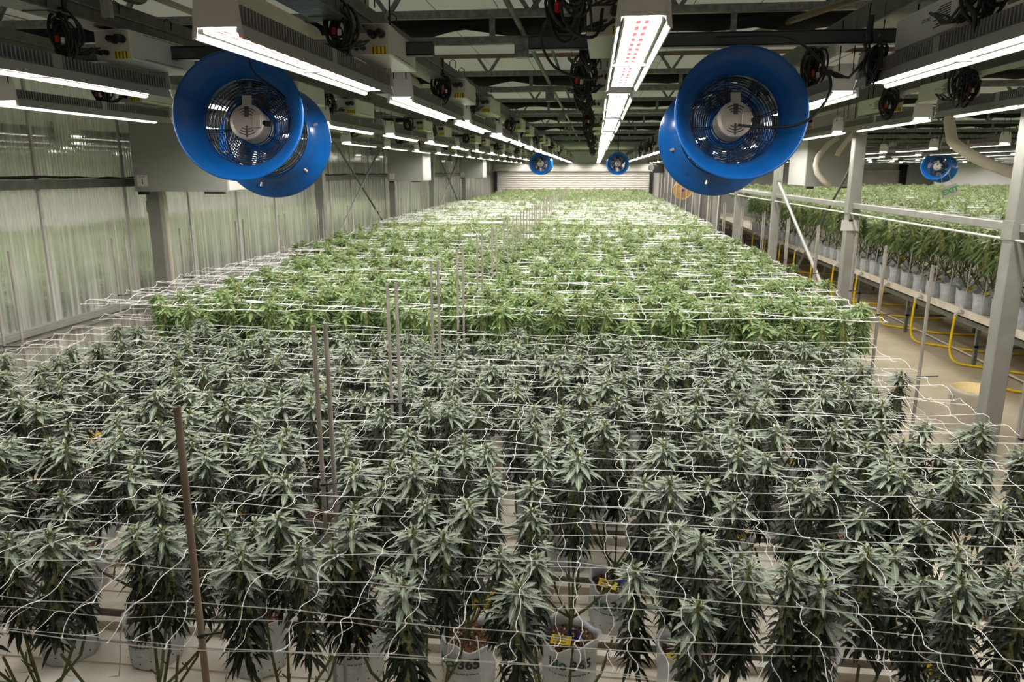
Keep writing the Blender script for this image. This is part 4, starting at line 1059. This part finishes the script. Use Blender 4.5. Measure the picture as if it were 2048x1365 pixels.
# ------------------------------------------------------------ far crop: uncountable, instanced
def gn_scatter(name, pts, meshes_objs, label, scale=(.85, 1.2)):
    me = bpy.data.meshes.new(name); me.from_pydata(pts, [], []); o = link(name, me)
    ng = bpy.data.node_groups.new(name, 'GeometryNodeTree'); ng.interface.new_socket('Geometry', in_out='INPUT', socket_type='NodeSocketGeometry'); ng.interface.new_socket('Geometry', in_out='OUTPUT', socket_type='NodeSocketGeometry')
    n = ng.nodes; l = ng.links; gi = n.new('NodeGroupInput'); go = n.new('NodeGroupOutput'); iop = n.new('GeometryNodeInstanceOnPoints'); jn = n.new('GeometryNodeJoinGeometry')
    for mo in meshes_objs:
        oi = n.new('GeometryNodeObjectInfo'); oi.inputs['Object'].default_value = mo; oi.inputs['As Instance'].default_value = True; l.new(oi.outputs['Geometry'], jn.inputs[0])
    l.new(gi.outputs[0], iop.inputs['Points']); l.new(jn.outputs[0], iop.inputs['Instance']); iop.inputs['Pick Instance'].default_value = True
    ri = n.new('FunctionNodeRandomValue'); ri.data_type = 'INT'; ri.inputs['Min'].default_value = 0 if 0 else 0
    for s_ in ri.inputs:
        pass
    ri.inputs[4].default_value = 0; ri.inputs[5].default_value = len(meshes_objs)-1; ri.inputs['Seed'].default_value = 3
    l.new(ri.outputs[2], iop.inputs['Instance Index'])
    rv = n.new('FunctionNodeRandomValue'); rv.data_type = 'FLOAT_VECTOR'; rv.inputs[0].default_value = (-.2, -.2, 0); rv.inputs[1].default_value = (.2, .2, 6.28); l.new(rv.outputs[0], iop.inputs['Rotation'])
    rs = n.new('FunctionNodeRandomValue'); rs.data_type = 'FLOAT'; rs.inputs[2].default_value = scale[0]; rs.inputs[3].default_value = scale[1]; rs.inputs['Seed'].default_value = 5; l.new(rs.outputs[1], iop.inputs['Scale'])
    l.new(iop.outputs[0], go.inputs[0]); md = o.modifiers.new('scatter', 'NODES'); md.node_group = ng
    return tag(o, label, 'foliage', None, 'stuff')
srcB = []
for me in CBS:
    srcB.append(next(o for o in bpy.data.objects if o.data is me and o.parent))
pts = []; y = 11.9
while y < 33.2:
    x = -3.85
    while x < 1.95: pts.append((x+R.uniform(-.06, .06), y+R.uniform(-.06, .06), ztopB(y)-.30+R.uniform(-.06, .05))); x += .17
    y += .19
gn_scatter('cannabis_canopy', pts, srcB, 'dense far crop of green cannabis tops running to the roller door')
pts = []; y = 8.0
while y < 31.2:
    x = BX+1.05 if y < 15 else BX+.75
    while x < min(21, y*.72+1.5): pts.append((x+R.uniform(-.08, .08), y+R.uniform(-.08, .08), 1.42+.10*(y-8)/25+R.uniform(-.08, .06))); x += .20
    y += .22
gn_scatter('cannabis_canopy', pts, srcB, 'wide green cannabis crop filling the bay beyond the aisle', (.95, 1.3))

pts = []; y = 3.0
while y < 33.2:
    x = -5.5
    while x > -12.2: pts.append((x+R.uniform(-.08, .08), y+R.uniform(-.08, .08), .90+R.uniform(-.08, .06))); x -= .21
    y += .22
gn_scatter('cannabis_canopy', pts, srcB, 'green crop of the neighbouring bay seen blurred through the left wall', (.95, 1.3))
# ------------------------------------------------------------ trellis nets
def net(x0, x1, y0, y1, zf, label, seed, r=.0016, wav=.022, ns=4, group=None, mesh_=.15, slack=.0):
    rr = random.Random(seed); V = []; Fc = []
    def seg(pts, rad):
        b = len(V)
        for i, p in enumerate(pts):
            q = pts[min(i+1, len(pts)-1)]; o_ = pts[max(i-1, 0)]; dx, dy = q[0]-o_[0], q[1]-o_[1]; L = math.hypot(dx, dy)+1e-9; sx, sy = -dy/L, dx/L
            V.extend([(p[0]+sx*rad, p[1]+sy*rad, p[2]-rad*.5), (p[0]-sx*rad, p[1]-sy*rad, p[2]-rad*.5), (p[0], p[1], p[2]+rad)])
        for i in range(len(pts)-1):
            a = b+3*i; Fc.extend([(a, a+1, a+4, a+3), (a+1, a+2, a+5, a+4), (a+2, a, a+3, a+5)])
    nx = int((x1-x0)/mesh_); nyy = int((y1-y0)/mesh_)
    ky = [y0+(y1-y0)*j/nyy for j in range(nyy+1)]
    G = {}
    for j in range(nyy+1):
        sag = rr.uniform(-.03, .02); dyj = rr.uniform(-.035, .035)*(1 if 0 < j < nyy else 0)
        for i in range(nx+1): u = i/nx; G[i, j] = (x0+(x1-x0)*u+rr.uniform(-.012, .012), ky[j]+dyj+slack*math.sin(u*9+j)*.03+rr.uniform(-.006, .006), zf(ky[j])+sag*math.sin(PI*u)+.012*math.sin(u*23+j*2)+rr.uniform(-.008, .008))
        seg([G[i, j] for i in range(nx+1)], r)
    for i in range(nx+1):
        ln = []
        for j in range(nyy):
            a, b_ = G[i, j], G[i, j+1]; ln.append(a); s_ = rr.choice((-1, 1))*rr.uniform(.3, 1.3)*wav; hz = rr.uniform(-.03, .035)
            for q in range(1, ns):
                u = q/ns; w_ = math.sin(PI*u); w2 = math.sin(2*PI*u)
                ln.append((a[0]+(b_[0]-a[0])*u+s_*w2, a[1]+(b_[1]-a[1])*u, a[2]+(b_[2]-a[2])*u+hz*w_))
        ln.append(G[i, nyy]); seg(ln, r*.78)
    for (i, j), p in G.items():
        if ky[j] < 6:
            b = len(V); s_ = r*2.6; V.extend([(p[0]-s_*1.4, p[1], p[2]), (p[0], p[1]-s_*1.4, p[2]), (p[0]+s_*1.4, p[1], p[2]), (p[0], p[1]+s_*1.4, p[2]), (p[0], p[1], p[2]+s_), (p[0], p[1], p[2]-s_)])
            for q in range(4): Fc.append((b+q, b+(q+1) % 4, b+4)); Fc.append((b+(q+1) % 4, b+q, b+5))
    me = bpy.data.meshes.new('trellis_net'); me.from_pydata(V, [], Fc); me.materials.append(M['net']); me.update()
    return tag(link('trellis_net', me), label, 'net', group or 'white string nets over the crop')
NZ = CAM_Z-1.17
net(-3.93, 1.93, 1.57, 5.22, lambda y: NZ, 'upper white string net stretched over the near grey-green plants', 1, .0013, .012, 6)
net(-3.9, 1.9, 1.75, 5.15, lambda y: NZ-.17, 'lower slack white string net threaded between the near plants', 2, .001, .014, 6)
net(-4.0, 2.05, 5.3, 13.0, lambda y: ztopB(y)-.01, 'white string net over the second block of bright green plants', 3, .0024, .018, 5)
net(-3.95, 2.0, 5.35, 13.0, lambda y: ztopB(y)-.14, 'lower white string net inside the second block of green plants', 4, .0016, .03, 3)
net(-4.0, 2.05, 13.2, 22.0, lambda y: ztopB(y)+.04, 'bright white string net over the middle of the far crop', 5, .0027, .03, 2)
net(-4.0, 2.05, 22.3, 33.0, lambda y: ztopB(y)-.02, 'white string net over the farthest part of the crop', 6, .0036, .03, 2, mesh_=.2)
net(BX+.1, 14, 9.0, 31.0, lambda y: 1.73+.1*(y-8)/25, 'white string net over the crop beyond the aisle', 7, .003, .03, 2, mesh_=.25)

# ------------------------------------------------------------ stakes that hold the nets
def stake(x, y, z1, label, m='stake', r=.0085, tie=None, z0=.23, lean=0.0, long_=0):
    t = thing('net_stake', label, 'stake', (x, y, z0), 0, 'steel stakes holding the nets'); t.rotation_euler = (0, lean, 0)
    b = MB(); h = z1-z0; b.lathe([(0, 0), (r, 0), (r, h), (r*.75, h), (r*.72, h-.02), (0, h-.02)], 14); b.build('pole', M[m], t, smooth=False)
    if tie:
        b = MB(); zz = tie-z0; b.lathe([(r, zz-.004), (r+.003, zz-.004), (r+.003, zz+.004), (r, zz+.004)], 12, close=True); b.tube([(r, 0, zz), (.05+long_, .01, zz+.004)], .003, 5); b.build('cable_tie', M['tie'], t)
cs = [(1.585, -.985), (2.53, -1.01), (3.55, -1.02), (4.46, -1.0), (5.34, -1.0)]
cs += [(5.34+.95*q, -1.0) for q in range(1, 24)]
for q, (y, x) in enumerate(cs):
    if y > 30: break
    zt = 1.85 if y < 6 else 1.87
    if q == 0: stake(x, y, zt, 'single rusty steel stake nearest the camera with a black tie', 'stake_r', .0088, NZ)
    else:
        stake(x, y, zt, f'left stake of the {ordn(q)} pair in the centre line of net stakes', 'stake', .0085, NZ if y < 6 else 1.4, long_=.12 if q in (2, 3) else .03)
        stake(x+.042, y+.01, zt+.01, f'right stake of the {ordn(q)} pair in the centre line of net stakes', 'stake', .0085, None)
for q, y in enumerate((3.7, 4.49, 5.74, 6.8, 7.9, 9.1, 10.4, 11.8, 13.3, 15, 17, 19)):
    x = -3.98-.02*(q % 2); stake(x, y, 1.86, f'left wall net stake, {ordn(q+1)} from the camera, nearer of its pair', 'stake', .009, NZ if y < 5.3 else 1.38, long_=.06)
    stake(x+.02, y+.14, 1.87, f'left wall net stake, {ordn(q+1)} from the camera, farther of its pair', 'stake', .009, None)
for q, y in enumerate((3.35, 4.38, 5.55, 6.68, 7.8, 9.0, 10.3, 11.8, 13.4, 15.2, 17.2)):
    x = (1.93, 1.91, 2.08, 2.25, 2.25)[min(q, 4)]; stake(x, y, 1.86, f'aisle-side net stake, {ordn(q+1)} from the camera, nearer of its pair', 'stake', .009, NZ if y < 5.3 else 1.38, long_=.06)
    stake(x+.05, y+.12, 1.87, f'aisle-side net stake, {ordn(q+1)} from the camera, farther of its pair', 'stake', .009, None)
# yellow hose lying on the floor between left wall and trays
cord('yellow hose lying along the foot of the left wall', [(-4.5, 3.2, .03), (-4.45, 5.0, .03), (-4.55, 7.0, .03), (-4.5, 9.5, .03)], .02, 'hose_y')
for o in bpy.data.objects:
    if o.name.split('.')[0] in ('printing', 'drain_hole', 'cap_rib', 'clip', 'bolt', 'warning_label'): o['kind'] = 'stuff'
for me in list(bpy.data.meshes):
    if me.users == 0: bpy.data.meshes.remove(me)
print('OBJECTS', len(bpy.data.objects), 'PLANTS', nplants, 'TRIS', sum(len(m.polygons) for m in bpy.data.meshes))
